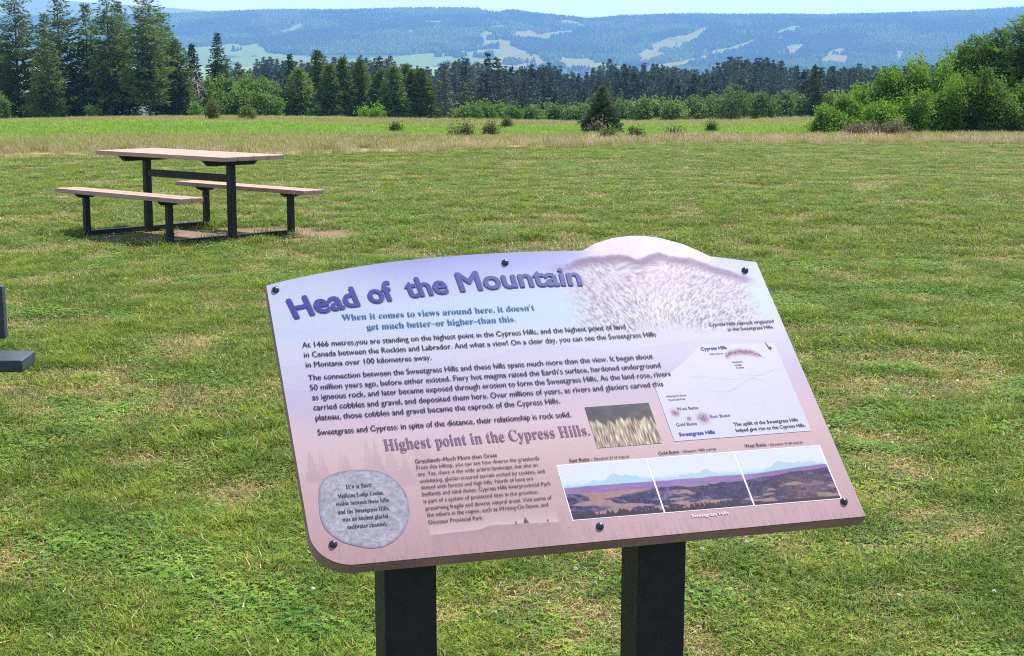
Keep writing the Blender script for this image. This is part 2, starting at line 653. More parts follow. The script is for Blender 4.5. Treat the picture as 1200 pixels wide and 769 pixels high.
def cards(P, D, ln, wd, g, roll=None):
    """diamond-shaped leaf faces: base P, direction D, length ln, width wd"""
    D = D / (np.linalg.norm(D, axis=1, keepdims=True) + 1e-9)
    q = g.normal(size=D.shape)
    S = np.cross(D, q)
    S /= np.linalg.norm(S, axis=1, keepdims=True) + 1e-9
    ln, wd = np.broadcast_to(ln, len(P))[:, None], np.broadcast_to(wd, len(P))[:, None]
    mid = P + D * ln * 0.55
    V = np.stack([P, mid + S * wd / 2, P + D * ln, mid - S * wd / 2], 1).reshape(-1, 3)
    return V, np.arange(len(V)).reshape(-1, 4)


# ------------------------------------------------------------------ trees and shrubs
M_BARK = noisy('bark', (0.07, 0.05, 0.045), (0.16, 0.12, 0.105), 6, 0.9, stretch=(1, 1, 0.3))
M_DEAD = noisy('dead_wood', (0.13, 0.10, 0.10), (0.26, 0.21, 0.20), 5, 0.9)
M_PINE = foliage('pine_needles', (0.058, 0.098, 0.026), (0.160, 0.215, 0.056), 0.55, 0.32, 0.25)
M_SPRUCE = foliage('spruce_needles', (0.026, 0.048, 0.024), (0.070, 0.100, 0.040), 0.5, 0.15, 0.25)
M_FOREST = foliage('forest_needles', (0.026, 0.042, 0.030), (0.075, 0.095, 0.050), 0.06, 0.15, 0.45)
M_ASPEN = foliage('aspen_leaves', (0.090, 0.165, 0.030), (0.155, 0.255, 0.046), 0.5, 0.38, 0.15)
M_WILLOW = foliage('willow_leaves', (0.105, 0.165, 0.042), (0.175, 0.255, 0.065), 0.4, 0.35, 0.2)
M_BUSH = foliage('bright_bush_leaves', (0.100, 0.190, 0.025), (0.185, 0.320, 0.040), 1.4, 0.4, 0.15)
M_RPINE = foliage('broad_pine_needles', (0.066, 0.125, 0.024), (0.160, 0.265, 0.040), 1.3, 0.35, 0.12)
M_SHRUB = foliage('low_shrub_leaves', (0.080, 0.115, 0.030), (0.19, 0.21, 0.060), 4, 0.4, 0.2)
M_DRYBUSH = foliage('dry_stalks', (0.17, 0.13, 0.085), (0.30, 0.25, 0.15), 3, 0.3, 0.2)


def trunk_mb(H, r0, g, lean=0.0, seg=7, to=0.97):
    t = MB()
    k = 7
    pts, rr = [], []
    wx, wy = g.normal(0, 0.03, 2)
    for i in range(k + 1):
        s = i / k
        pts.append((lean * s * H + wx * math.sin(s * 5) * H * 0.1, wy * math.sin(s * 4) * H * 0.1, -0.25 + s * (H * to + 0.25)))
        rr.append(max(0.012, r0 * (1 - s) ** 0.85))
    t.tube(pts, rr, seg)
    return t


def conifer_cards(g, H, R, base=0.08, levels=34, per=5, step=0.16, tuft=0.30, droop=0.25, power=0.85, gap=0.12, lump=0.35, rise=0.25, shoulder=0.12, ncard=3, wr=0.3, tip=0.6):
    """needle sprays along whorls of branches"""
    P, D, Ls = [], [], []
    br = []
    ph = g.uniform(0, 100)
    for i in range(levels):
        t = i / (levels - 1)
        z = H * (base + (0.985 - base) * t) + g.normal(0, H * 0.006)
        prof = min(1.0, (t + 0.03) / shoulder) ** 0.6 * max(0.015, 1 - t) ** power
        k = max(3, int(round(per * (1 - 0.4 * t))))
        a0 = g.uniform(0, 6.28)
        for j in range(k):
            if g.random() < gap:
                continue
            a = a0 + 6.283 * j / k + g.normal(0, 0.25)
            lumpy = 1 + lump * (2 * float(vnoise(np.array(a * 0.9 + ph), np.array(t * 7 + ph), 3)) - 1)
            L = R * prof * lumpy * g.uniform(0.75, 1.08) + 0.02 * R
            br.append((a, z, L))
            n_ = max(2, int(L / step))
            s = np.linspace(0.18, 1.0, n_) * L
            up = rise * (0.3 + t)
            zz = z + up * s - droop * s * s / max(R, 0.1) * (1 - 0.6 * t)
            px, py = np.cos(a) * s, np.sin(a) * s
            for c in range(ncard):
                p = np.stack([px, py, zz], -1) + g.normal(0, 0.05 * tuft + 0.015 * R, (n_, 3))
                d = np.stack([np.cos(a) + g.normal(0, 0.75, n_), np.sin(a) + g.normal(0, 0.75, n_), g.normal(0.12, 0.38, n_)], -1)
                P.append(p)
                D.append(d)
                Ls.append(tuft * g.uniform(0.6, 1.25, n_) * (tip + (1.15 - tip) * (1 - t)))
    # leader
    n_ = 10
    P.append(np.stack([np.zeros(n_), np.zeros(n_), np.linspace(0.93, 0.99, n_) * H], -1))
    D.append(np.stack([g.normal(0, .5, n_), g.normal(0, .5, n_), np.full(n_, 1.0)], -1))
    Ls.append(np.full(n_, tuft * tip))
    P, D, Ls = np.concatenate(P), np.concatenate(D), np.concatenate(Ls)
    V, F = cards(P, D, Ls, Ls * wr, g)
    return V, F, br


def conifer(name, label, cat, px, D, H, R, mat, seed, group=None, dead=0, lean=0.0, r0=None, x=None, **kw):
    g = np.random.default_rng(seed)
    loc = at(px, D)
    root = empty(name, loc, g.uniform(0, 6.28))
    tag(root, label, cat, group)
    r0 = r0 or 0.017 * H
    tb = trunk_mb(H, r0, g, lean)
    V, F, br = conifer_cards(g, H, R, **kw)
    for k in range(dead):                       # bare lower limbs
        a, z = g.uniform(0, 6.28), H * g.uniform(0.05, 0.45)
        L = R * g.uniform(0.4, 0.8)
        tb.tube([(0, 0, z), (math.cos(a) * L * .5, math.sin(a) * L * .5, z + 0.05 * L), (math.cos(a) * L, math.sin(a) * L, z - 0.12 * L)], [0.035, 0.025, 0.01], 4)
    for a, z, L in br[::3]:
        if L > 0.35:
            tb.tube([(0, 0, z), (math.cos(a) * L * .8, math.sin(a) * L * .8, z + 0.1 * L)], [0.012 + 0.012 * L, 0.008], 4)
    tb.build('trunk', M_BARK, root)
    V[:, 0] += lean * V[:, 2]
    link('crown', np_mesh('crown', V, F, [mat]), root)
    return root


def leafy_cards(g, lobes, n_clump, per, leaf, spread, shell=0.5, up=0.3):
    """lobes: (x, y, z, rx, ry, rz); leaf clumps gather near the lobes' surfaces"""
    lobes = np.asarray(lobes, float)
    w = lobes[:, 3] * lobes[:, 4] + lobes[:, 4] * lobes[:, 5]
    li = g.choice(len(lobes), n_clump, p=w / w.sum())
    d = g.normal(size=(n_clump, 3))
    d /= np.linalg.norm(d, axis=1, keepdims=True)
    rr = (shell + (1 - shell) * g.random(n_clump) ** 0.7)[:, None] * (1 + g.normal(0, .07, n_clump))[:, None]
    c = lobes[li, :3] + d * rr * lobes[li, 3:]
    c = c[c[:, 2] > 0.05]
    n_ = len(c)
    P = np.repeat(c, per, axis=0) + g.normal(0, spread, (n_ * per, 3)) * [1, 1, 1.25]
    dd = np.repeat(d[:n_], per, axis=0) * 0.6 + g.normal(0, 1, (n_ * per, 3)) + [0, 0, up]
    P[:, 2] = np.maximum(P[:, 2], 0.02)
    L = leaf * g.uniform(0.65, 1.3, len(P))
    return cards(P, dd, L, L * 0.62, g)


def leafy(name, label, cat, px, D, lobes, mat, seed, n_clump=160, per=40, leaf=0.12, spread=0.16, stems=5, group=None, stem_r=0.03, shell=0.5, up=0.3):
    g = np.random.default_rng(seed)
    root = empty(name, at(px, D))
    tag(root, label, cat, group)
    V, F = leafy_cards(g, lobes, n_clump, per, leaf, spread, shell, up)
    st = MB()
    for k in range(stems):
        lx = lobes[k % len(lobes)]
        top = np.array(lx[:3]) + g.normal(0, .2, 3) * np.array(lx[3:])
        b0 = np.array([g.normal(0, stem_r * .3), g.normal(0, stem_r * .3), -0.1])
        mid = (b0 + top) / 2 + g.normal(0, 0.06, 3) * top[2]
        st.tube([b0, mid, top], [stem_r, stem_r * .75, stem_r * .3], 5)
    st.build('stems', M_BARK, root)
    link('foliage', np_mesh('foliage', V, F, [mat]), root)
    return root


# --- the stand of tall pines on the left (column, distance, height in px of frame, half width px)
PINE = dict(levels=50, per=8, step=0.2, tuft=0.5, droop=0.18, power=0.6, gap=0.16, lump=0.6, rise=0.35, shoulder=0.10, ncard=5, wr=0.22)
LEFT = [
    (-6, 124, 122, 24, 'pine standing half outside the left border of the view'),
    (24, 122, 150, 33, 'tall broad pine, the leftmost whole tree of the stand'),
    (58, 118, 122, 19, 'narrow dark pine tucked just right of the leftmost broad pine'),
    (74, 123, 146, 27, 'tall pine in the left stand with lit branches down its right side'),
    (106, 124, 132, 24, 'shaggy pine in the left stand standing over a tiny bright bush'),
    (131, 122, 148, 26, 'tallest slim pine in the middle of the left stand'),
    (144, 126, 138, 20, 'pine with bare purple grey lower limbs at the middle of the left stand'),
    (176, 120, 138, 25, 'pine with a clear dark trunk and lopsided top at the right of the stand'),
    (192, 125, 124, 20, 'open topped pine behind the one with the clear dark trunk'),
    (208, 123, 92, 25, 'shorter bushy pine closing the stand next to the dead branches'),
]
for i, (px, D, hp, wp, lab) in enumerate(LEFT):
    kw = dict(PINE)
    kw['gap'] = 0.18 + 0.05 * (i % 3)
    kw['base'] = [0.06, 0.03, 0.04, 0.05, 0.06, 0.12, 0.20, 0.14, 0.25, 0.04][i]
    kw['power'] = [0.6, 0.45, 0.8, 0.62, 0.6, 0.55, 0.6, 0.35, 0.4, 0.7][i]
    conifer('pine_tree', lab, 'tree', px, D, span(hp, D), span(wp, D) * 1.08, M_PINE, 100 + i, 'tall pines in the stand on the left', dead=22, **kw)
leafy('bush', 'tiny bright green bush at the foot of the left pines', 'shrub', 109, 117, [(0, 0, .5, .5, .4, .5)], M_BUSH, 131, 40, 26, 0.13, 0.1, 3)
leafy('bush', 'small bright bush beside the dead branches at the end of the pine stand', 'shrub', 230, 116, [(0, 0, .55, .45, .4, .6)], M_BUSH, 132, 46, 26, 0.13, 0.1, 3)
leafy('bush', 'light green bush at the left border below the pines', 'shrub', 1, 118, [(0, 0, .8, .6, .5, 1.0)], M_ASPEN, 133, 70, 26, 0.16, 0.12, 3)

for i, (px, hp_, wp_, lab) in enumerate([(48, 26, 16, 'dark undergrowth bush below the leftmost pines'), (88, 22, 15, 'dark undergrowth bush between the second and third pine trunks'), (122, 30, 17, 'grey green undergrowth bush in the middle of the pine stand'),
                                      (152, 34, 17, 'undergrowth bush left of the clear dark pine trunk'), (190, 36, 17, 'undergrowth bush right of the clear dark pine trunk'), (212, 32, 14, 'undergrowth bush at the right end of the pine stand')]):
    H, W = span(hp_, 126) + .5, span(wp_, 126)
    leafy('bush', lab, 'shrub', px, 126, [(0, 0, H * .35, W, W * .6, H * .4), (W * .2, 0, H * .65, W * .7, W * .5, H * .33)], M_PINE, 140 + i, 90, 24, 0.2, 0.15, 4, 'undergrowth below the left pines')

SPR = dict(levels=44, per=9, step=0.18, tuft=0.38, droop=0.35, power=0.85, gap=0.06, lump=0.25, rise=0.12, shoulder=0.06, ncard=5, wr=0.28)
MID = [
    (228, 128, 92, 18, 'ragged dark spruce rising over the grey dead branches'),
    (258, 130, 108, 20, 'pointed dark spruce standing behind the bright aspen clump'),
    (292, 140, 72, 12, 'dark round topped spruce behind the aspen clump'),
    (311, 142, 66, 8, 'thin dark spruce spire over the right end of the aspen clump'),
    (342, 132, 86, 15, 'slim black topped spruce behind the grey green pine'),
]
for i, (px, D, hp, wp, lab) in enumerate(MID):
    conifer('spruce_tree', lab, 'tree', px, D, span(hp, D), span(wp, D), M_SPRUCE, 150 + i, 'dark spruces behind the aspen clump', **SPR)
MID2 = [
    (352, 121, 57, 20, 'grey green bushy pine at the right end of the aspen clump'),
    (374, 124, 78, 15, 'slim pine second right of the aspen clump'),
    (387, 122, 62, 13, 'low pine standing between two taller slim pines'),
    (403, 123, 70, 13, 'straight narrow pine with a dark flat crown top'),
    (423, 124, 68, 14, 'pine just left of the pair of wide pines'),
    (447, 121, 56, 16, 'left and lower one of the pair of wide pines'),
    (462, 120, 62, 17, 'right one of the pair of wide pines with lit right edge'),
    (477, 126, 66, 11, 'dark pine squeezed between the two wide pine pairs'),
    (484, 122, 58, 12, 'left one of the last two pines before the dark forest wall'),
    (494, 121, 60, 17, 'last pine before the dark forest wall, right side lit'),
]
for i, (px, D, hp, wp, lab) in enumerate(MID2):
    kw = dict(PINE)
    kw.update(power=0.62, gap=0.1, lump=0.35, base=0.03)
    conifer('pine_tree', lab, 'tree', px, D, span(hp, D), span(wp, D), M_PINE, 170 + i, 'pines along the left end of the forest', dead=8, **kw)

# dead limbs in front of the dark spruce
g = np.random.default_rng(77)
dt = MB()
for k in range(46):
    x0, z0 = g.uniform(-0.9, 0.4), g.uniform(0.2, 3.3)
    a = g.uniform(0, 6.28)
    L = g.uniform(0.4, 1.1)
    x0 = -0.55 + z0 * -0.22 + 0.75 * (1 - z0 / 3.3) + g.normal(0, .16)
    dt.tube([(x0, 0, z0), (x0 + L * .5 * math.cos(a), L * .5 * math.sin(a), z0 - .12 * L), (x0 + L * math.cos(a), L * math.sin(a), z0 - .5 * L)], [0.05, 0.035, 0.012], 4)
dt.tube([(0.5, 0, -.2), (0.1, 0, 1.2), (-0.5, 0, 2.4), (-0.9, 0, 3.4)], [0.11, 0.09, 0.06, 0.02], 6)
snag = dt.build('dead_tree', M_DEAD, None, loc=at(246, 119))
tag(snag, 'leaning dead tree of bare purple grey branches beside the aspen clump', 'dead tree')

# aspens
for i, (px, D, hp, wp) in enumerate([(250, 121, 44, 17), (268, 120, 52, 19), (287, 121, 48, 18), (305, 120, 46, 17), (322, 121, 40, 15), (279, 118, 34, 17), (311, 118, 30, 15), (262, 118, 30, 12)]):
    H, W = span(hp, D), span(wp, D)
    g = np.random.default_rng(200 + i)
    lb = [(g.normal(0, .3 * W), g.normal(0, .3), H * q, W * s, W * s, H * 0.24) for q, s in ((.28, .8), (.5, .95), (.66, .75), (.8, .5))]
    leafy('aspen_tree', ['pale aspen next to the dead branches, left end of its clump', 'tallest aspen of the bright clump', 'bright aspen at the middle of the clump',
                         'aspen right of the clump middle', 'aspen at the right end of the clump against the grey pine', 'low aspen in front of the clump middle',
                         'low aspen in front near the right end of the clump', 'low aspen in front near the dead branches'][i], 'tree', px, D, lb, M_ASPEN, 210 + i, 150, 26, 0.19, 0.16, 6, 'bright aspens beside the pine stand')

# --- small spruces and bushes out on the meadow
M_LONE = foliage('lone_spruce_needles', (0.050, 0.072, 0.036), (0.120, 0.150, 0.065), 2.5, 0.25, 0.1)
conifer('spruce_tree', 'lone bushy spruce with skirt branches spreading on the dry grass edge', 'tree', 706, 50, span(57, 50), span(26, 50), M_LONE, 300, levels=36, per=12, step=0.055, tuft=0.15, droop=0.3, power=0.8, gap=0.10, lump=0.4, rise=0.28, shoulder=0.05, ncard=5, wr=0.24, base=0.01)
leafy('bush', 'brown twiggy bush at the foot of the lone spruce', 'shrub', 700, 49.3, [(0, 0, .2, .32, .15, .25)], M_DRYBUSH, 301, 40, 14, 0.09, 0.06, 4, stem_r=.008)
for i, (px, D, hp, wp, lab) in enumerate([(612, 128, 22, 8, 'small dark spruce left of two others before the pale willows'), (637, 127, 20, 8.5, 'squat dark spruce in the middle of the three small ones'),
                                          (660, 128, 13, 5, 'smallest dark spruce of the three before the pale willows'), (953, 122, 58, 12, 'tall dark spruce standing before the willows near the bright bush'),
                                          (957, 119, 36, 11, 'shorter dark spruce in front of the tall one near the bright bush'), (990, 132, 42, 9, 'dark spruce just above the left tip of the bright bush'),
                                          (744, 128, 14, 7, 'low dark spruce just right of the lone bushy spruce')]):
    conifer('spruce_tree', lab, 'tree', px, D, span(hp, D) + .2, span(wp, D), M_SPRUCE, 310 + i, 'small spruces along the meadow', **dict(SPR, tuft=0.3, levels=26))
W_ = [(548, 17, 17), (565, 20, 16), (584, 19, 17), (600, 14, 12), (624, 14, 14), (648, 15, 14), (675, 16, 15), (690, 17, 14), (730, 17, 15), (750, 20, 15), (770, 19, 16), (790, 17, 15), (812, 20, 16), (833, 22, 17),
      (858, 36, 20), (850, 20, 16), (876, 24, 16), (895, 26, 17), (915, 24, 16), (935, 24, 15), (968, 24, 15), (985, 22, 15), (1003, 25, 16)]
for i, (px, hp, wp) in enumerate(W_):
    D = 121 + (i * 37 % 11) * 0.5
    hz_ = hp + (3 if px < 700 else 5)
    H, W = span(hz_, D), span(wp, D)
    lb = [(0, 0, H * .35, W, W * .8, H * .4), (W * .2, 0, H * .65, W * .7, W * .6, H * .33)]
    leafy('willow_bush', 'rounded grey green willow bush in the row along the foot of the forest', 'shrub', px, D, lb, M_WILLOW if px > 605 else M_ASPEN, 400 + i, 80, 22, 0.2, 0.16, 3, 'willow bushes along the foot of the forest')

for i, (px, D, lob, mt, lab) in enumerate([
        (437, 88, [(-.35, 0, .25, .4, .3, .3), (.25, 0, .33, .4, .3, .38)], M_BUSH, 'bright two humped shrub out on the green meadow'),
        (464, 52, [(0, 0, .15, .16, .14, .16)], M_SHRUB, 'little blue green shrub alone at the edge of the dry grass'),
        (543, 44, [(-.1, 0, .14, .3, .22, .17), (.12, 0, .18, .18, .15, .2)], M_SHRUB, 'dark wide shrub at the dry grass edge, left of a pair'),
        (573, 44.5, [(0, 0, .16, .22, .18, .18), (.05, 0, .3, .08, .08, .12)], M_SHRUB, 'dark upright shrub at the dry grass edge, right of a pair'),
        (594, 60, [(0, 0, .2, .16, .14, .2)], M_SHRUB, 'tiny shrub out on the green meadow behind the dark pair'),
        (713, 42.5, [(0, 0, .12, .18, .14, .13)], M_SHRUB, 'olive shrub in the dry grass right in front of the lone spruce'),
        (745, 42.5, [(0, 0, .11, .2, .14, .12)], M_SHRUB, 'low olive shrub in the dry grass right of the lone spruce'),
        (790, 43, [(0, 0, .12, .2, .14, .12)], M_SHRUB, 'low yellowish shrub in the dry grass between the lone spruce and tiny dark sapling'),
        (250, 78, [(0, 0, .25, .18, .15, .25), (0, 0, .6, .12, .1, .2)], M_SHRUB, 'dark sapling standing alone before the aspen clump'),
        (291, 80, [(0, 0, .25, .35, .2, .25)], M_SHRUB, 'low shrub at the meadow edge before the aspen clump'),
        (834, 52, [(0, 0, .1, .1, .1, .12), (0, 0, .22, .09, .09, .12)], M_SHRUB, 'tiny dark sapling alone on the right part of the meadow'),
        (1000, 46, [(0, 0, .15, .35, .25, .2), (.4, 0, .2, .3, .2, .25)], M_DRYBUSH, 'tuft of dry weeds in front of the bright bush'),
        (1050, 46, [(0, 0, .18, .4, .25, .25), (-.4, 0, .12, .3, .2, .2)], M_DRYBUSH, 'wider tuft of dry weeds in front of the middle of the bright bush')]):
    leafy('shrub', lab, 'shrub', px, D, lob, mt, 500 + i, 60, 30, 0.10 if D > 70 else 0.055, 0.07 if D < 70 else 0.13, 4, None, 0.008, .1, .7)

# --- the bright bushes and the broad dark pine on the right
BB = [
    (976, 50, 0.75, 0.62, 'low left tip of the bright green bushes on the right', M_BUSH),
    (995, 51, 1.15, 0.75, 'bright green bush second from the left tip of the row', M_BUSH),
    (1017, 52, 1.6, 0.80, 'bright green bush third from the left tip of the row', M_BUSH),
    (1042, 52, 2.05, 0.85, 'bright green bush at the middle of the row, just left of its high point', M_BUSH),
    (1070, 52.5, 2.35, 0.88, 'highest bright green bush of the row', M_BUSH),
    (1098, 52, 2.5, 0.85, 'bright bush growing against the dark pines', M_BUSH),
    (1030, 49.5, 0.9, 0.8, 'low bright bush in front of the left half of the row', M_BUSH),
    (1068, 49.5, 1.3, 0.85, 'low bright bush in front of the high point of the row', M_BUSH),
    (1106, 49.5, 1.6, 0.8, 'low bush in front where bright bushes meet the dark pines', M_BUSH),
    (1144, 49.8, 1.9, 0.85, 'leafy bush under the skirts of the broad dark pines', M_RPINE),
    (1182, 49.5, 1.6, 0.9, 'leafy bush under the tallest pine at the right border', M_RPINE),
]
for i, (px, D, H, W, lab, mt) in enumerate(BB):
    g = np.random.default_rng(600 + i)
    lb = [(g.normal(0, .3 * W), g.normal(0, .3 * W), H * q, W * s * g.uniform(.85, 1.15), W * s * .8, H * .24 * g.uniform(.8, 1.2)) for q, s in ((.2, .8), (.28, .8), (.45, .75), (.55, .6), (.68, .5), (.76, .36), (.82, .25))]
    leafy('bush', lab, 'shrub', px, D, lb, mt, 610 + i, 300, 34, 0.08, 0.09, 9, 'bright green bushes on the right', .018, .35, .5)
RP = dict(levels=40, per=12, step=0.09, tuft=0.20, droop=0.1, power=0.5, gap=0.10, lump=0.7, rise=0.5, shoulder=0.12, ncard=6, wr=0.26, base=0.02)
for i, (px, D, H, R, lab) in enumerate([
        (1122, 53.5, 2.75, 0.8, 'lowest rounded pine, rising directly behind the bright bushes'),
        (1140, 53, 3.0, 0.95, 'second lowest pine of the right border group'),
        (1166, 52.5, 3.2, 1.0, 'pine just left of the tallest one at the right border'),
        (1196, 52, 3.62, 1.2, 'tallest broad dark pine at the right border'),
        (1232, 54, 3.85, 1.3, 'dark pine half outside the right border of the view')]):
    conifer('pine_tree', lab, 'tree', px, D, H, R, M_RPINE, 640 + i, 'broad pines at the right border', **RP)


# --- the dark forest that fills the slope beyond the meadow
def forest_meshes(k):
    out = []
    for i in range(k):
        g = np.random.default_rng(700 + i)
        V, F, br = conifer_cards(g, 1.0, 0.16 + 0.03 * (i % 3), base=0.02, levels=30, per=7, step=0.026, tuft=0.05, droop=0.5, power=0.85 + 0.12 * (i % 2), gap=0.06, lump=0.25, rise=0.1, shoulder=0.06, ncard=5, wr=0.40, tip=0.55)
        tb = trunk_mb(1.0, 0.009, g, seg=5, to=0.88)
        Vt = np.array(tb.v)
        V = np.concatenate([V, Vt])
        n0 = len(V) - len(Vt)
        Ft = [f for f in tb.f if len(f) == 4]
        F2 = np.concatenate([F, np.array(Ft) + n0])
        out.append(np_mesh('forest_spruce', V, F2, [M_FOREST, M_BARK], mat_idx=np.concatenate([np.zeros(len(F)), np.ones(len(Ft))])))
    return out


M_FOREST_SUNLIT = foliage('sunlit_forest_needles', (0.050, 0.075, 0.040), (0.120, 0.150, 0.070), 0.08, 0.2, 0.4)  # lighter copy of the forest needles; sunlit tone is put into the colour
FM = forest_meshes(7)
FML = []
for q_ in FM[:5]:
    q2 = q_.copy()
    q2.materials[0] = M_FOREST_SUNLIT
    FML.append(q2)
g = np.random.default_rng(800)
cand = []
for px in np.arange(255, 1125, 1.0):
    for D in np.arange(172, 560, 9.0):
        cand.append((px + g.uniform(-.5, .5), D + g.uniform(-4, 4), g.random()))
cand = [c for c in cand if c[2] < 0.05 + 0.0011 * (c[1] - 170)]
# clearings with aspens in the middle distance
CLEAR = [(690, 355, 34, 28), (610, 300, 16, 22), (1010, 300, 30, 24)]
cand = [c for c in cand if not any(((c[0] - a) / w) ** 2 + ((c[1] - d) / e) ** 2 < 1 for a, d, w, e in CLEAR)]
cand.sort(key=lambda c: c[1])
near, rest = cand[:285], cand[285:]
for px, D, q in near:
    x, y, z = at(px, D)
    H = g.uniform(6.0, 11.5) * (0.85 + 0.25 * smooth(200, 300, D)) * (.72 + .56 * float(fbm(px / 45., D / 60., 95, 2)))
    o = link('forest_spruce', FM[g.integers(len(FM))] if g.random() < .45 else FML[g.integers(len(FML))], None, (x, y, z - .1), (0, 0, g.uniform(0, 6.28)))
    w = H * g.uniform(0.9, 1.3)
    o.scale = (w, w, H)
    tag(o, 'dark slender spruce in the dense forest on the slope beyond the meadow', 'tree', 'spruces of the dark forest beyond the meadow')
P, S = [], []
for px, D, q in rest:
    x, y, z = at(px, D)
    P.append((x, y, z - .1))
    H = g.uniform(7.6, 14.2) * (.74 + .52 * float(fbm(px / 45., D / 60., 95, 2)))
    w = H * g.uniform(.85, 1.25)
    S.append((w, w, H))
scatter('forest_mass', np.array(P), g.uniform(0, 6.28, len(P)), np.array(S), g.integers(0, len(FM) + 3, len(P)), FM + FML[:3])
for i, (px, D) in enumerate([(664, 340), (677, 338), (690, 342), (703, 340), (716, 343), (604, 290), (616, 292), (990, 288), (1003, 290), (1017, 287), (1030, 291)]):
    W, H = 3.0, 5.5
    leafy('aspen_tree', 'pale green aspen in a gap of the dark forest', 'tree', px, D, [(0, 0, H * .4, W, W, H * .35), (.4, 0, H * .7, W * .7, W * .7, H * .28)], M_WILLOW, 900 + i, 60, 16, 0.5, 0.45, 3, 'aspens in gaps of the forest', .08)

# --- forest on the far hills
g = np.random.default_rng(820)
n_ = 215000
tx = g.uniform(-0.36, 0.36, n_)
hy = np.sqrt(g.uniform(2900 ** 2, 5400 ** 2, n_))
hx = tx * hy
hz_ = land(hx, hy)
keep = ~meadow_mask(hx, hy, hz_)
keep &= (fbm(hx / 130, hy / 130, 91, 3) > 0.36) | (g.random(n_) < .3)
sparse = ((bearing(hx, hy) < 500) & (dip(hz_, hy) > 62)) | ((hy < 3480) & (bearing(hx, hy) < 540 + 120 * g.random(n_)))
keep &= ~sparse
hx, hy, hz_ = hx[keep], hy[keep], hz_[keep]
far_src = []
M_HILL = foliage('hill_relief_leaves', (0.12, 0.18, 0.05), (0.20, 0.27, 0.07), 0.01, 0.15, 0.3)  # lighter aspen green; its patches also paint in the relief shading of the hills
for i in range(4):
    q = np.random.default_rng(830 + i)
    mb = MB()
    rings = [(0.0, .05), (.08, .30), (.35, .24), (.38, .28), (.65, .13), (.68, .17), (1.0, .0)]
    pts = [(0, 0, z_) for z_, _ in rings]
    seg = 6
    V, F = [], []
    for z_, r_ in rings:
        for j in range(seg):
            a = 6.283 * j / seg + q.normal(0, .1)
            rr = r_ * q.uniform(.75, 1.25)
            V.append((rr * math.cos(a), rr * math.sin(a), z_ + q.normal(0, .015)))
    for a_ in range(len(rings) - 1):
        for j in range(seg):
            F.append((a_ * seg + j, a_ * seg + (j + 1) % seg, (a_ + 1) * seg + (j + 1) % seg, (a_ + 1) * seg + j))
    mb.add(V, F)
    far_src.append(mb.mesh('far_spruce', M_FOREST if i < 2 else M_HILL))
Hh = g.uniform(7, 14, len(hx))
scatter('hill_forest', np.stack([hx, hy, hz_ - .5], -1), g.uniform(0, 6.28, len(hx)), np.stack([Hh * 1.1, Hh * 1.1, Hh], -1), np.where(fbm(hx / 160 + 7, hy / 260, 92, 4) + .25 * (g.random(len(hx)) - .5) > .55, g.integers(2, 4, len(hx)), g.integers(0, 2, len(hx))), far_src)


# ------------------------------------------------------------------ grass
m_blade = col_mat('grass_blades', 0.7, 0.35, 0.10, ((0.62, 0.72, 0.55), (1.45, 1.22, 1.1)), 3.5)
m_tall = col_mat('tall_grass_stalks', 0.8, 0.4, 0.1, ((0.85, 0.9, 0.8), (1.3, 1.2, 1.2)), 0.5)
GREENS = np.array([(.150, .225, .035), (.110, .180, .030), (.190, .250, .055), (.180, .205, .060), (.075, .125, .028), (.190, .290, .040)])
STRAW = np.array([(.46, .39, .22), (.38, .30, .17), (.56, .50, .34), (.28, .20, .13)])


def blades(g, n_, rad, h0, h1, w0, lean, straw, cl=GREENS):
    P = np.zeros((n_, 3))
    a = g.uniform(0, 6.28, n_)
    rr = rad * np.sqrt(g.random(n_))
    P[:, 0], P[:, 1] = rr * np.cos(a), rr * np.sin(a)
    d = g.uniform(0, 6.28, n_)
    h = g.uniform(h0, h1, n_)
    le = lean * g.uniform(0.3, 1.3, n_)
    dirx, diry = np.cos(d), np.sin(d)
    w = w0 * g.uniform(.6, 1.3, n_)
    sx, sy = -diry * w / 2, dirx * w / 2
    z0 = np.full(n_, -0.006)
    midx, midy, midz = P[:, 0] + dirx * h * le * .35, P[:, 1] + diry * h * le * .35, h * .62
    tipx, tipy, tipz = P[:, 0] + dirx * h * le, P[:, 1] + diry * h * le, h * np.clip(1.05 - .35 * le, .12, 1)
    V = np.stack([np.stack([P[:, 0] - sx, P[:, 1] - sy, z0], -1), np.stack([P[:, 0] + sx, P[:, 1] + sy, z0], -1),
                  np.stack([midx + sx * .8, midy + sy * .8, midz], -1), np.stack([midx - sx * .8, midy - sy * .8, midz], -1),
                  np.stack([tipx + sx * .15, tipy + sy * .15, tipz], -1), np.stack([tipx - sx * .15, tipy - sy * .15, tipz], -1)], 1).reshape(-1, 3)
    i0 = np.arange(n_)[:, None] * 6
    F = np.concatenate([i0 + [0, 1, 2, 3], i0 + [3, 2, 4, 5]])
    c = cl[g.integers(0, len(cl), n_)] * g.uniform(.8, 1.2, (n_, 1))
    s = g.random(n_) < straw
    c[s] = STRAW[g.integers(0, len(STRAW), s.sum())] * g.uniform(.7, 1.2, (s.sum(), 1))
    return V, F, np.repeat(c, 6, axis=0)


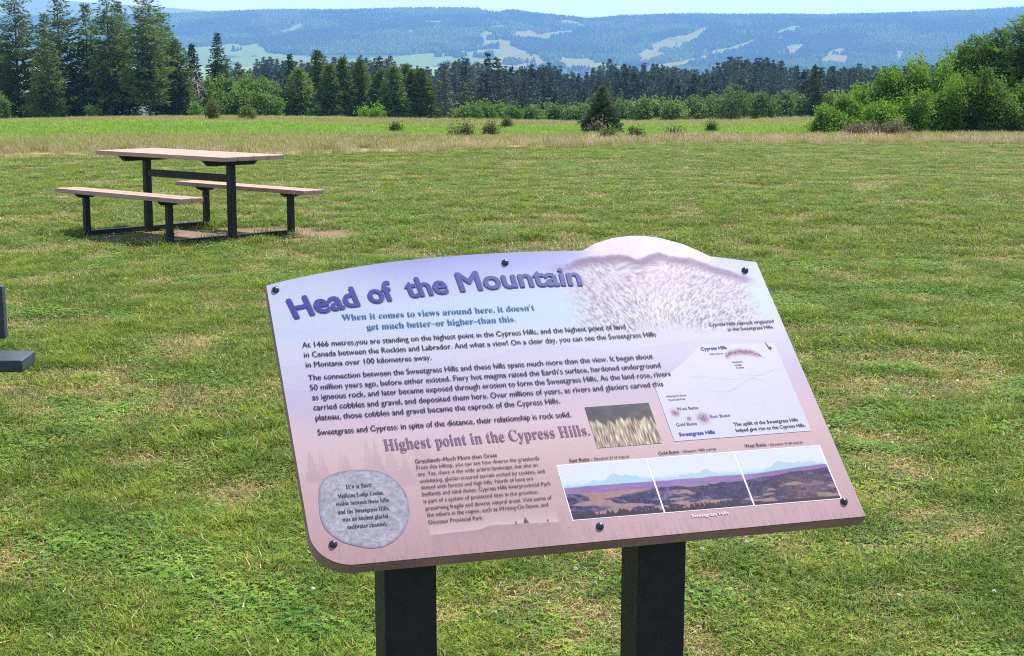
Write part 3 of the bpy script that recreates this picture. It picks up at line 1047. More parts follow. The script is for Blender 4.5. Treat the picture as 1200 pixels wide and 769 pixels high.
def clover(g, n_, rad):
    """three round leaflets on a short stalk, many per clump"""
    V, F, C_ = [], [], []
    for k in range(n_):
        a, rr = g.uniform(0, 6.28), rad * math.sqrt(g.random())
        c = np.array([rr * math.cos(a), rr * math.sin(a), g.uniform(.012, .035)])
        col = np.array([(.10, .22, .035), (.14, .27, .045), (.08, .165, .035)][g.integers(3)]) * g.uniform(.8, 1.25)
        t = g.uniform(0, 2)
        for q in range(3):
            b_ = t + q * 2.094
            d = np.array([math.cos(b_), math.sin(b_), g.uniform(-.15, .35)])
            s = np.array([-math.sin(b_), math.cos(b_), g.uniform(-.2, .2)])
            L = g.uniform(.007, .012)
            n0 = len(V)
            V += [c, c + d * L * .6 + s * L * .5, c + d * L, c + d * L * .6 - s * L * .5]
            F.append([n0, n0 + 1, n0 + 2, n0 + 3])
            C_ += [col] * 4
    return np.array(V), np.array(F), np.array(C_)


def joined(*parts):
    V, F, C_, n0 = [], [], [], 0
    for v, f, c in parts:
        V.append(v)
        F.append(f + n0)
        C_.append(c)
        n0 += len(v)
    return np.concatenate(V), np.concatenate(F), np.concatenate(C_)


src = []
for i in range(15):
    g = np.random.default_rng(1000 + i)
    if i < 5:       # green turf
        V, F, c = joined(blades(g, 70, .095, .02, .062, .0036, .9, .12), clover(g, 4, .09))
    elif i < 8:     # dry, thin turf
        V, F, c = joined(blades(g, 42, .10, .012, .045, .0032, 1.4, .55), blades(g, 16, .10, .004, .012, .003, 5.0, 1.0))
    elif i < 10:    # clover
        V, F, c = joined(clover(g, 46, .085), blades(g, 18, .09, .02, .05, .003, .9, .15))
    elif i < 12:    # lush tuft
        V, F, c = blades(g, 85, .06, .035, .085, .0042, .8, .03, GREENS[[0, 2, 5]])
    elif i == 12:   # lying straws
        V, F, c = blades(g, 9, .09, .006, .015, .003, 9.0, 1.0)
    else:           # broad leaved weeds
        V, F, c = joined(blades(g, 26, .05, .02, .05, .011, 1.6, .05, GREENS[[0, 2, 5]] * 1.1), clover(g, 12, .07))
    src.append(np_mesh('turf_%02d' % i, V, F, [m_blade], col=c))

g = np.random.default_rng(1100)


def field(n_, d0, d1, margin=1.6, pw=1.0):
    y = np.sqrt(g.uniform(d0 ** 2, d1 ** 2, n_)) if pw == 1 else g.uniform(d0, d1, n_)
    w = y * 0.315 + margin
    return g.uniform(-1, 1, n_) * w, y


X, Y, S = [], [], []
for n_, d0, d1, s in ((20000, 1.9, 6, 1.0), (36000, 6, 14, 1.1), (64000, 14, 42, 1.4)):
    x, y = field(n_, d0, d1)
    X.append(x), Y.append(y), S.append(s * g.uniform(.75, 1.3, n_))
X, Y, S = map(np.concatenate, (X, Y, S))
worn = np.hypot((X - TABLE_C[0] - 0.35) / 1.25, (Y - TABLE_C[1]) / 0.75) + 0.5 * (fbm(X * 2, Y * 2, 71) - .5)
k = (Y < mown_edge(X) + .5) & ((worn > 1.1) | (g.random(len(X)) < .10))
X, Y, S = X[k], Y[k], S[k]
dryn = fbm(X * 2.0, Y * 2.0, 81, 4) + .12 * (fbm(X * .15, Y * .15, 82, 2) - .5)
clov = fbm(X * 1.5 + 40, Y * 1.5, 83, 3)
r_ = g.random(len(X))
pick = np.where(r_ < .68, g.integers(0, 5, len(X)), g.integers(5, 8, len(X)))
pick = np.where((dryn > .57) & (r_ < .8), g.integers(5, 8, len(X)), pick)
pick = np.where((clov > .60) & (g.random(len(X)) < .5), g.integers(8, 10, len(X)), pick)
pick = np.where((dryn < .46) & (g.random(len(X)) < .16), g.integers(10, 12, len(X)), pick)
pick = np.where(g.random(len(X)) < .05, 12, pick)
pick = np.where((clov < .5) & (g.random(len(X)) < .09), g.integers(13, 15, len(X)), pick)
S = S * (0.85 + 0.5 * (fbm(X * 1.3, Y * 1.3, 85, 3) - .4))
S = np.stack([S, S, S * (1 - .45 * smooth(12, 26, Y))], -1)
scatter('grass', np.stack([X, Y, land(X, Y)], -1), g.uniform(0, 6.28, len(X)), S, pick, src, tilt=g.normal(0, .06, (len(X), 2)))

# white clover heads
m_flower = foliage('clover_petals', (.62, .56, .46), (.85, .83, .77), 60, .4, .12)
heads = []
for i in range(2):
    q = np.random.default_rng(1200 + i)
    nb = 46
    d = q.normal(size=(nb, 3))
    d[:, 2] = np.abs(d[:, 2]) * 1.1 - .25
    d /= np.linalg.norm(d, axis=1, keepdims=True)
    V, F = cards(d * .003 + [0, 0, .043], d + q.normal(0, .2, (nb, 3)), q.uniform(.0055, .0085, nb), .0036, q)
    mb = MB()
    mb.add(V, F)
    mb.tube([(0, 0, -.01), (.002, 0, .02), (0, 0, .045)], [.0009, .0009, .0009], 4)
    heads.append(mb.mesh('clover_head', m_flower))
x, y = field(9000, 2.6, 33)
k = (fbm(x * .6, y * .6, 86, 3) > .60) & (y < mown_edge(x) - 1)
k |= (g.random(len(x)) < .008) & (y < mown_edge(x) - 1)
x, y = x[k], y[k]
scatter('clover_flowers', np.stack([x, y, land(x, y)], -1), g.uniform(0, 6.28, len(x)), g.uniform(.5, .95, len(x)), g.integers(0, 2, len(x)), heads, tilt=g.normal(0, .25, (len(x), 2)))

# uncut grass along the edge of the lawn and out on the meadow
TAN = np.array([(.48, .38, .24), (.52, .42, .30), (.40, .34, .18), (.32, .34, .12), (.50, .37, .31), (.27, .32, .09)])
MGREEN = np.array([(.17, .32, .035), (.20, .36, .04), (.14, .25, .035), (.24, .32, .06)])
OLIVE = np.array([(.24, .26, .08), (.28, .26, .11), (.19, .23, .07), (.34, .30, .16)])
src2 = []
for i, (cl, h0, h1, w0, nb) in enumerate([(TAN, .14, .34, .006, 60), (TAN, .10, .28, .006, 60), (TAN, .16, .42, .006, 46), (OLIVE, .12, .28, .007, 60), (OLIVE, .1, .24, .007, 60), (MGREEN, .10, .24, .012, 70), (MGREEN, .08, .22, .012, 70)]):
    q = np.random.default_rng(1300 + i)
    V, F, c = blades(q, nb, .22, h0, h1, w0, .35, .06 if i > 2 else .2, cl)
    if i < 3:       # seed heads
        n0 = nb // 2
        tips = V.reshape(nb, 6, 3)[:n0, 4]
        V2, F2 = cards(tips - [0, 0, .05], np.tile([0, 0, 1.0], (n0, 1)) + q.normal(0, .25, (n0, 3)), q.uniform(.05, .09, n0), .014, q)
        c2 = np.repeat(np.array([(.48, .34, .28), (.52, .42, .30), (.44, .30, .27)])[q.integers(0, 3, n0)], 4, axis=0)
        V, F, c = joined((V, F, c), (V2, F2, c2))
    src2.append(np_mesh('meadow_tuft_%02d' % i, V, F, [m_tall], col=c))
x = g.uniform(-17, 21, 3300)
over = g.random(3300) ** 1.2 * 8
y = mown_edge(x) + over
k = (np.abs(x) < y * .315 + 2) & (g.random(len(x)) < .3 + 1.0 * smooth(.35, .6, fbm(x * .3, y * .3, 63, 3)))
x, y, over = x[k], y[k], over[k]
pick = np.where(g.random(len(x)) < .5 + .5 * smooth(1, 6, over), g.integers(3, 5, len(x)), g.integers(0, 3, len(x)))
scatter('tall_grass', np.stack([x, y, land(x, y)], -1), g.uniform(0, 6.28, len(x)), g.uniform(.45, .9, len(x)) * (.6 + .7 * fbm(x * .5, y * .5, 87)), pick, src2, tilt=g.normal(0, .08, (len(x), 2)))
x, y = field(34000, 28, 132, 3, 0)
k = y > mown_edge(x) + 2.5
x, y = x[k], y[k]
pt = smooth(0.40, 0.52, fbm(x * 0.030 + 3, y * 0.07, 61, 3))
pick = np.where(g.random(len(x)) < pt, g.integers(5, 7, len(x)), g.integers(3, 5, len(x)))
pick = np.where((g.random(len(x)) < .3 * smooth(112, 124, y)), g.integers(0, 3, len(x)), pick)
scatter('meadow_grass', np.stack([x, y, land(x, y)], -1), g.uniform(0, 6.28, len(x)), np.stack([g.uniform(.9, 1.6, len(x))] * 2 + [g.uniform(.35, .95, len(x))], -1), pick, src2)


# ------------------------------------------------------------------ picnic table
m_plank = noisy('weathered_planks', (.27, .175, .14), (.42, .285, .235), 7, .75, 6, (.6, 9, 9), bump=.3, spec=.25)
m_steel = noisy('black_steel', (.005, .005, .007), (.011, .010, .013), 30, .5, spec=.25)
tx_, ty_ = TABLE_C
table = empty('picnic_table', (tx_, ty_, gz(tx_, ty_)), 0)
table.rotation_mode = 'XYZ'
from mathutils import Matrix
table.matrix_world = Matrix.Translation((tx_, ty_, gz(tx_, ty_))) @ Matrix.Rotation(-math.atan(.047), 4, 'X') @ Matrix.Rotation(math.radians(136.5), 4, 'Z')
tag(table, 'picnic table with pinkish wood planks on a black steel frame with two attached benches', 'picnic table')


def planks(name, x0, x1, y0, y1, z0, z1, n_):
    mb = MB()
    w = (y1 - y0) / n_
    for i in range(n_):
        mb.box(x0 + .004 * (i % 2), x1 - .006 * ((i + 1) % 2), y0 + i * w + .007, y0 + (i + 1) * w - .007, z0, z1)
    return mb.build(name, m_plank, table, bevel=.005)


TL, TW, TH = 2.13, .74, .825
planks('tabletop', -TL / 2, TL / 2, -TW / 2, TW / 2, TH - .042, TH, 4)
LX, SY = .70, .72
for s in (-1, 1):
    planks('seat', -TL / 2, TL / 2, s * SY - .135, s * SY + .135, .425, .467, 2)
for e_ in (-1, 1):
    mb = MB()
    mb.box(e_ * LX - .033, e_ * LX + .033, -.033, .033, .0, TH - .10)
    mb.build('table_leg', m_steel, table, bevel=.004)
    mb = MB()
    mb.prism([(-.31, TH - .043), (.31, TH - .043), (.31, TH - .055), (.26, TH - .10), (-.26, TH - .10), (-.31, TH - .055)], 0, e_ * LX - .03, e_ * LX + .03)
    mb.build('top_bracket', m_steel, table)
    for s in (-1, 1):
        mb = MB()
        mb.box(e_ * LX - .028, e_ * LX + .028, s * SY - .028, s * SY + .028, 0, .385)
        mb.build('seat_leg', m_steel, table, bevel=.004)
        mb = MB()
        mb.prism([(s * SY - .115, .424), (s * SY + .115, .424), (s * SY + .105, .41), (s * SY + .07, .386), (s * SY - .07, .386), (s * SY - .105, .41)], 0, e_ * LX - .026, e_ * LX + .026)
        mb.build('seat_bracket', m_steel, table)
    mb = MB()
    for s in (-1, 1):
        mb.box(e_ * LX - .028, e_ * LX + .028, *sorted((s * .034, s * (SY - .029))), .012, .058)
    mb.build('base_rail', m_steel, table)
mb = MB()
mb.box(-LX + .034, LX - .034, -.025, .025, TH - .26, TH - .19)
mb.build('stretcher', m_steel, table, bevel=.004)

# ------------------------------------------------------------------ dark bench at the left border
m_slate = noisy('slate_planks', (.014, .019, .027), (.028, .036, .048), 12, .55, 5, (1, 8, 8), bump=.2)
bx, by = -1.948, 6.42
bench = empty('park_bench', (bx, by, gz(bx, by)), 0)
tag(bench, 'dark slate blue bench cut off by the left border of the view', 'bench')
for k in range(1):
    mb = MB()
    mb.box(-1.5, 0.0, -.005, .185, .415, .465)
    mb.build('seat', m_slate, bench, bevel=.006)
mb = MB()
mb.box(-1.5, -.175, .36, .405, .475, .70)
mb.build('backrest', m_slate, bench, bevel=.006)
for xx in (-.42, -1.3):
    mb = MB()
    mb.box(xx - .03, xx + .03, .03, .09, -.05, .414)
    mb.box(xx - .03, xx + .03, .406, .45, -.05, .66)
    mb.box(xx - .03, xx + .03, .091, .405, .37, .413)
    mb.build('leg_frame', m_steel, bench)


# ------------------------------------------------------------------ the interpretive sign
YAW, TILT = 0.27907, 0.65278
BOARD_W = 0.914
o_w = np.array([-0.29548, 2.35733, EYE - 0.84558])            # lower left corner of the board
r_w = np.array([math.cos(YAW), math.sin(YAW), 0])
b_w = np.array([-math.sin(YAW), math.cos(YAW), 0])
base = o_w + r_w * .457 + b_w * .12
sign = empty('interpretive_sign', (base[0], base[1], gz(base[0], base[1])), YAW)
tag(sign, 'tilted interpretive panel with the heading Head of the Mountain on two dark posts', 'sign')
O_L = np.array([-.457, -.12, o_w[2] - sign.location[2]])
cT, sT = math.cos(TILT), math.sin(TILT)
UP, NR_ = np.array([0, cT, sT]), np.array([0, -sT, cT])


def pl(u, v, n_=0.0):
    """board coordinates in mm (u right, v up, n off the face) -> sign space in m"""
    u, v, n_ = np.broadcast_arrays(np.asarray(u, float), np.asarray(v, float), np.asarray(n_, float))
    return O_L + (u[..., None] * np.array([1.0, 0, 0]) + v[..., None] * UP + n_[..., None] * NR_) / 1000


TOPC = np.array([(0, 579.7), (40, 590.5), (85.5, 600.3), (163.1, 614.1), (218.9, 621.3), (291.8, 627.2), (369.7, 631.0), (453.5, 632.4), (521.7, 631.5), (584.8, 629.1), (613.9, 645.4), (650.6, 657.6), (690, 661.5), (716, 659.5),
                 (742.0, 653.0), (783.3, 634.6), (814.4, 610.6), (827.7, 599.5), (872.0, 589.9), (914, 579.2)])
RC = 62.0


def top_v(u):
    return np.interp(u, TOPC[:, 0], TOPC[:, 1])


def bot_v(u):
    u = np.asarray(u, float)
    return np.where(u < RC, RC - np.sqrt(np.maximum(RC ** 2 - (RC - u) ** 2, 0)), 0.0)


def lerp_table(t, ts, cs):
    cs = np.array(cs, float)
    return np.stack([np.interp(t, ts, cs[:, k]) for k in range(3)], -1)


def board_art(u, v):
    """the printed picture on the board, in display RGB 0-255"""
    hz_ = 14 * (fbm(u / 160, v / 60, 201, 3) - .5)
    vv = v + hz_ * 1.5
    ts = [0, 60, 150, 200, 240, 300, 360, 430, 470, 520, 560, 600, 635, 670]
    c = lerp_table(vv, ts, [(196, 152, 176), (204, 160, 184), (214, 172, 196), (222, 184, 206), (222, 190, 216), (206, 190, 226), (208, 200, 236), (218, 212, 240), (206, 214, 244), (196, 210, 246), (188, 196, 244), (170, 174, 240), (152, 152, 232), (150, 150, 230)])
    left = (1 - smooth(60, 300, u))[..., None] * smooth(430, 520, v)[..., None]
    c = c * (1 - left * .6) + np.array([212, 214, 246]) * left * .6
    # sky blue clearing behind the tagline
    g_ = np.exp(-((u - 470) / 170) ** 2 - ((v - 480) / 42) ** 2)[..., None]
    c = c * (1 - .65 * g_) + np.array([186, 222, 250]) * .65 * g_
    # pale mountain outlines
    for k, (v0, a, sc, col, w) in enumerate([(515, 20, 90, (190, 212, 246), .55), (478, 16, 60, (176, 208, 246), .35), (392, 22, 120, (198, 190, 230), .35), (348, 18, 90, (196, 180, 224), .35)]):
        h = v0 + a * (2 * fbm(u / sc, u * 0, 210 + k, 4) - 1) + 14 * np.exp(-((u - 420) / 70) ** 2)
        m_ = (smooth(0, 5, h - v) * np.exp(-np.maximum(h - v, 0) / 34))[..., None] * w
        c = c * (1 - m_) + np.array(col) * m_
    # pink wash that climbs on the right
    p = (smooth(520, 700, u + .7 * (300 - v)) * smooth(360, 250, v) * .45)[..., None]
    c = c * (1 - p) + np.array([222, 178, 206]) * p
    # misty conifers at lower left
    t_ = np.zeros_like(u)
    for k in range(26):
        q = np.random.default_rng(230 + k)
        cx_, hh = q.uniform(20, 250), q.uniform(40, 85)
        b0 = 150 + q.uniform(-14, 12)
        s = (v - b0) / hh
        t_ = np.maximum(t_, (np.abs(u - cx_) < 13 * (1 - s) * (.7 + .6 * vnoise(v / 4, u * 0 + k, 5))) * (s > 0) * (s < 1) * q.uniform(.12, .38) * (1 - .3 * s))
    t_ = t_ * (1 - smooth(150, 270, u) * .7)
    c = c * (1 - t_[..., None]) + np.array([176, 140, 178]) * t_[..., None]
    # grass blades printed along the foot
    gb = smooth(.45, .8, vnoise(u / 2.2, v / 22, 77)) * np.exp(-np.maximum(v - 6, 0) / 40) * .22
    gb = gb + smooth(.4, .9, fbm(u / 9, v / 9, 78)) * np.exp(-np.maximum(v - 20, 0) / 60) * .12
    c = c * (1 - gb[..., None]) + np.array([150, 118, 150]) * gb[..., None]
    # the hill of stubbled rock that breaks the top edge
    crest = np.interp(u, [540, 575, 610, 650, 690, 730, 790, 850, 900], [600, 612, 616, 616, 606, 617, 598, 566, 540]) + 9 * (fbm(u / 22, v / 60, 91) - .5)
    d = crest - v
    ang = np.interp(u, [500, 640, 720, 900], [2.2, 1.9, 1.0, .75])
    ca, sa = np.cos(ang), np.sin(ang)
    du, dv = u - 690, v - 500
    s1 = du * ca + dv * sa
    s2 = -du * sa + dv * ca
    st = vnoise(s1 / 9 + 2 * fbm(u / 40, v / 40, 93), s2 / 2.2, 94) * .6 + vnoise(s1 / 5, s2 / 1.9, 95) * .55
    inmask = smooth(-2, 6, d)
    fade = smooth(500, 590, u + 26 * (fbm(u / 30, v / 30, 96) - .5)) * (1 - smooth(850, 905, u + 30 * (fbm(u / 30, v / 30, 97) - .5))) * smooth(405, 452, v + 34 * (fbm(u / 26, v / 26, 98) - .5))
    rock = np.array([192, 187, 212]) + (np.minimum(st, .70) - .56)[..., None] * np.array([190, 185, 135])
    warm_ = np.exp(-((u - 690 - (v - 480) * .25) / 46) ** 2 - ((v - 500) / 75) ** 2)[..., None]
    rock = rock * (1 - .55 * warm_) + np.array([224, 214, 216]) * .55 * warm_ + (st - .58)[..., None] * 40 * warm_
    band = (np.exp(-((d - 12) / 13.0) ** 2) * (.75 + .5 * fbm(u / 12, v / 12, 99)))[..., None] * .85
    rock = rock * (1 - band) + np.array([112, 76, 142]) * band
    below = (smooth(12, 60, d) * (1 - smooth(60, 130, d)))[..., None] * .3
    rock = rock * (1 - below) + np.array([206, 170, 214]) * below
    al = (inmask * fade)[..., None]
    c = c * (1 - al) + np.clip(rock, 70, 250) * al
    cap = ((1 - inmask) * smooth(560, 620, u) * (1 - smooth(815, 850, u)) * smooth(560, 600, v))[..., None]
    c = c * (1 - cap) + (np.array([224, 206, 234]) + (fbm(u / 20, v / 20, 101)[..., None] - .5) * 26) * cap
    # pale strip with a far rider under the grassland text
    rl = np.interp(u, [186, 264, 284, 395], [40, 42, 48, 43])
    a_ = smooth(184, 188, u) * (1 - smooth(392, 397, u))
    pale = (a_ * smooth(0, 1.5, v - rl) * np.exp(-np.maximum(v - rl, 0) / 16))[..., None]
    c = c * (1 - .6 * pale) + np.array([238, 212, 232]) * .6 * pale
    dk = (a_ * smooth(0, 1.5, rl - v) * np.exp(-np.maximum(rl - v, 0) / 20) * (.5 + .9 * vnoise(u / 4, v / 3, 103)))[..., None]
    c = c * (1 - .4 * dk) + np.array([158, 124, 156]) * .4 * dk
    fig = ((np.abs(u - 341.5) < 4.6 * np.clip(1 - (v - 46) / 13, 0, 1)) & (v > 46) & (v < 59)) | ((np.abs(u - 325) < 1.6) & (np.abs(v - 48) < 3)) | ((np.abs(u - 377) < 1.2) & (np.abs(v - 47) < 2.4))
    c[fig] = (120, 76, 104)
    c = c + (fbm(u / 3, v / 3, 111, 2)[..., None] - .5) * 5
    low_ = (1 - smooth(180, 330, v))[..., None]
    c = c + low_ * np.array([0, 5, -9])
    grey_ = c.mean(-1, keepdims=True)
    c = grey_ + (c - grey_) * .84 + np.array([2, 1, -2])
    return np.clip(c, 0, 255)


PRINT_GAIN = 0.455


def print_mat(name, rough=.3):
    return col_mat(name, rough, 0, .10)


def grid_sheet(name, us, tv, fn, n_mm, mat, lo, hi, parent, skirt=0.0):
    """sheet of small coloured cells between the curves lo(u) and hi(u)"""
    Ug, Tg = np.meshgrid(us, tv)
    Vg = lo(Ug) + (hi(Ug) - lo(Ug)) * Tg
    colr = lin(fn(Ug, Vg)).reshape(-1, 3) * PRINT_GAIN
    P = pl(Ug, Vg, n_mm).reshape(-1, 3)
    nu, nv = len(us), len(tv)
    ii = np.arange(nu * nv).reshape(nv, nu)
    F = np.stack([ii[:-1, :-1], ii[:-1, 1:], ii[1:, 1:], ii[1:, :-1]], -1).reshape(-1, 4)
    if skirt:
        ring = np.concatenate([ii[0, :], ii[1:, -1], ii[-1, -2::-1], ii[-2:0:-1, 0]])
        P2 = P[ring] - NR_ * skirt / 1000
        k = len(P)
        a_ = np.arange(len(ring))
        b_ = np.roll(a_, -1)
        F = np.concatenate([F, np.stack([ring, k + a_, k + b_, ring[b_]], -1)])
        P = np.concatenate([P, P2])
        colr = np.concatenate([colr, np.full((len(ring), 3), .03)])
    return link(name, np_mesh(name, P, F, [mat], col=colr), parent)


m_print = print_mat('printed_laminate')
us = np.concatenate([np.linspace(0, 6, 14)[:-1], np.linspace(6, 62, 50)[:-1], np.linspace(62, 914, 690)])
grid_sheet('panel', us, np.linspace(0, 1, 500), board_art, 0, m_print, bot_v, top_v, sign, skirt=2.0)

m_board = noisy('board_edge', (.19, .115, .125), (.26, .165, .175), 14, .5)
mb = MB()
uo = [(RC - RC * math.cos(a), RC - RC * math.sin(a)) for a in np.linspace(0, math.pi / 2, 12)] + [(BOARD_W * 1000, 0.0)] + [(u, v) for u, v in TOPC[::-1]]
uo[12:13] = [(914.0, 0.0)]
cen = np.array([457.0, 310.0])
ou = np.array(uo)
front, back = pl(ou[:, 0], ou[:, 1], -2.3), pl(ou[:, 0], ou[:, 1], -24.0)
k = len(ou)
mb.add(list(front) + list(back), [tuple(range(k)), tuple(range(2 * k - 1, k - 1, -1))] + [(i, k + i, k + (i + 1) % k, (i + 1) % k) for i in range(k)])
mb.build('backing_board', m_board, sign)

# posts: square steel tube, cut to the slope of the board
m_post = noisy('dark_post_paint', (.007, .008, .013), (.012, .013, .019), 40, .55, bump=.15, spec=.25)
for uc in (157.5, 576.5):
    xa, xb = O_L[0] + (uc - 41.5) / 1000, O_L[0] + (uc + 41.5) / 1000
    ya, yb = O_L[1] + .050, O_L[1] + .133

    def ztop(y_):
        return O_L[2] + ((y_ - O_L[1]) - .0245 * sT) * sT / cT - .0245 * cT
    z0 = -0.35
    mb = MB()
    mb.hexa([(xa, ya, z0), (xb, ya, z0), (xb, yb, z0), (xa, yb, z0), (xa, ya, ztop(ya)), (xb, ya, ztop(ya)), (xb, yb, ztop(yb)), (xa, yb, ztop(yb))])
    mb.build('post', m_post, sign, bevel=.003)

m_bolt = noisy('black_bolt', (.012, .012, .016), (.02, .02, .026), 50, .28, spec=.6)
for u, v in [(14.6, 568.1), (432.9, 607.4), (884.5, 560.1), (886.3, 32.2), (458.5, 27.7), (33.9, 39.6)]:
    mb = MB()
    mb.dome(pl(u, v, .1), .0066, .0058, (1, 0, 0), UP, NR_, 18, 6)
    mb.build('bolt', m_bolt, sign, smooth=True)


# pictures set into the board
def pano_art(u, v):
    s, t = (u - 417) / 468, np.clip((v - 42.5) / 109, 0, 1)
    t = (v - np.interp(u, [417, 884], [43.4, 38.8])) / 109
    c = lerp_table(t, [0, .5, .62, .7, 1], [(214, 216, 240), (190, 214, 240), (206, 228, 246), (228, 234, 248), (226, 232, 248)])
    mt = .62 + .12 * np.exp(-((s - .22) / .09) ** 2) + .05 * np.exp(-((s - .19) / .02) ** 2) + .04 * np.exp(-((s - .115) / .015) ** 2) + .06 * np.exp(-((s - .50) / .09) ** 2) + .08 * np.exp(-((s - .535) / .018) ** 2) + .12 * np.exp(-((s - .88) / .12) ** 4) + .06 * np.exp(-((s - .82) / .03) ** 2) + .07 * (fbm(s * 55, s * 0, 301, 4) - .5)
    m_ = (smooth(0, .02, mt - t))[..., None]
    c = c * (1 - m_) + np.array([184, 216, 232]) * m_
    pt = .585 + .02 * (fbm(s * 24, s * 0, 303, 3) - .5) + .08 * smooth(.68, 1, s)
    p_ = smooth(0, .012, pt - t)[..., None]
    c = c * (1 - p_) + (np.array([150, 118, 178]) + 34 * (fbm(s * 12, t * 26, 304)[..., None] - .5)) * p_
    ft = .47 + .05 * (fbm(s * 14, s * 0, 305, 4) - .5) + .13 * smooth(.6, 1, s)
    f_ = smooth(0, .012, ft - t)[..., None]
    fc = np.array([70, 62, 104]) + 46 * (fbm(s * 30, t * 14, 306, 4)[..., None] - .5) + 40 * (vnoise(s * 160, t * 40, 312)[..., None] - .5) + ((fbm(s * 26 + t * 8, t * 16, 313, 3) > .66) * 34)[..., None]
    hill = smooth(.50, .58, fbm(s * 9 + t * 4 + 2, t * 8 - s * 2, 307, 5) + .12 * (.45 - t) - .2 * smooth(.55, .8, s) + .05)[..., None]
    fc = fc * (1 - hill) + (np.array([172, 138, 140]) + 30 * (fbm(s * 60, t * 20, 308)[..., None] - .5)) * hill
    tan_ = (np.exp(-((s - .88) / .09) ** 2 - ((t - .2) / .3) ** 2) * fbm(s * 120, t * 30, 309, 2))[..., None]
    fc = fc * (1 - tan_) + np.array([150, 116, 96]) * tan_
    sp = smooth(.0, .02, (.06 + .1 * vnoise(s * 190, s * 0, 310) * (s < .62)) - t)[..., None]
    fc = fc * (1 - sp) + np.array([66, 52, 72]) * sp
    return np.clip(c * (1 - f_) + fc * f_, 0, 255)


def frame_edge(u, x0, x1):
    return None


for k, (u0, u1) in enumerate([(418.5, 571.0), (574.0, 726.7), (729.8, 883.0)]):
    lo = lambda u: np.interp(u, [417, 884], [44.6, 39.8])
    hi = lambda u: np.interp(u, [417, 884], [151.8, 150.0])
    grid_sheet('photo_print', np.linspace(u0, u1, 170), np.linspace(0, 1, 120), pano_art, .5, m_print, lo, hi, sign)
m_white = noisy('white_print', (.40, .38, .43), (.43, .41, .46), 5, .4)
mb = MB()
mb.add(pl([416.3, 885.0, 885.8, 417.2], [43.0, 38.0, 150.8, 152.9], .25), [(0, 1, 2, 3)])
mb.build('photo_frame', m_white, sign)


def grass_art(u, v):
    s, t = (u - 495) / 114, (v - 180) / 86
    c = np.array([84, 82, 92]) + 40 * (fbm(s * 9, t * 9, 321)[..., None] - .5)
    top = .62 + .22 * (vnoise(s * 24, s * 0, 322) - .3) - .18 * np.abs(s - .5)
    m_ = smooth(-.04, .05, top - t)[..., None]
    st = vnoise(s * 60 + 3 * (t - .5) * (s - .5) + 2 * vnoise(s * 4, t * 3, 5), t * 5, 323) * .7 + vnoise(s * 110, t * 9, 324) * .5
    stalk = np.array([180, 163, 146]) + (st[..., None] - .6) * np.array([190, 185, 170])
    return np.clip(c * (1 - m_) + stalk * m_, 40, 245)


grid_sheet('photo_print', np.linspace(495, 609.4, 150), np.linspace(0, 1, 110), grass_art, .5, m_print, lambda u: 180.5 + 0 * u, lambda u: 267 + 0 * u, sign)


# map inset
def map_art(u, v):
    c = np.array([222, 218, 240]) + 7 * (fbm(u / 24, v / 24, 331)[..., None] - .5) + 0 * u[..., None]
    bandv = np.interp(u, [779.6, 790.4, 809.2, 830.8, 844.5, 849], [357.4, 363.5, 366, 362.3, 355.3, 349.9]) + 1.5 * (fbm(u / 4, v / 4, 332) - .5)
    m_ = np.exp(-((v - bandv) / np.interp(u, [779, 800, 838, 850], [5.5, 5.5, 6, 1.2])) ** 2) * smooth(778, 782, u) * (1 - smooth(845, 851, u)) * (.55 + .8 * (vnoise(u / 2.5, v / 2.5, 333) - .2))
    for bu, bv, br in ((649.9, 241.5, 6.5), (671, 226.6, 4.0), (696.5, 226.2, 9)):
        m_ = np.maximum(m_, np.exp(-(((u - bu) ** 2 + (v - bv) ** 2) / br ** 2)) * (.4 + .8 * vnoise(u / 2.2, v / 2.2, 334)))
    m_ = np.clip(m_, 0, 1)[..., None]
    c = c * (1 - m_) + np.array([120, 66, 104]) * m_
    for k in range(5):
        q = np.random.default_rng(340 + k)
        v0, a0 = q.uniform(225, 330), q.uniform(6, 14)
        ln_ = np.exp(-((v - v0 - a0 * np.sin(u / q.uniform(14, 30) + k) - .12 * (u - 760)) / .8) ** 2) * (u > 700 + 30 * k) * (u < 800 + 20 * k) * .35
        c = c * (1 - ln_[..., None]) + np.array([168, 164, 196]) * ln_[..., None]
    return np.clip(c, 0, 255)


lo = lambda u: 181.8 + 0 * u
hi = lambda u: np.interp(u, [631, 697, 744, 886], [303, 350, 388, 381])
us_m = np.linspace(630.8, 882, 260)
grid_sheet('map', us_m, np.linspace(0, 1, 200), map_art, .5, m_print, lo, hi, sign)


def ink(name, rgb, rough=.4, gain=.45):
    m, n, l, b = new_mat(name)
    nz = n.new('ShaderNodeTexNoise')
    nz.inputs['Scale'].default_value = 90
    rp = n.new('ShaderNodeValToRGB')
    c = lin(rgb) * gain
    rp.color_ramp.elements[0].color = (*(c * .9), 1)
    rp.color_ramp.elements[1].color = (*np.minimum(c * 1.1, 1), 1)
    l.new(nz.outputs['Fac'], rp.inputs['Fac'])
    l.new(rp.outputs['Color'], b.inputs['Base Color'])
    b.inputs['Roughness'].default_value = rough
    b.inputs['Specular IOR Level'].default_value = .08
    return m


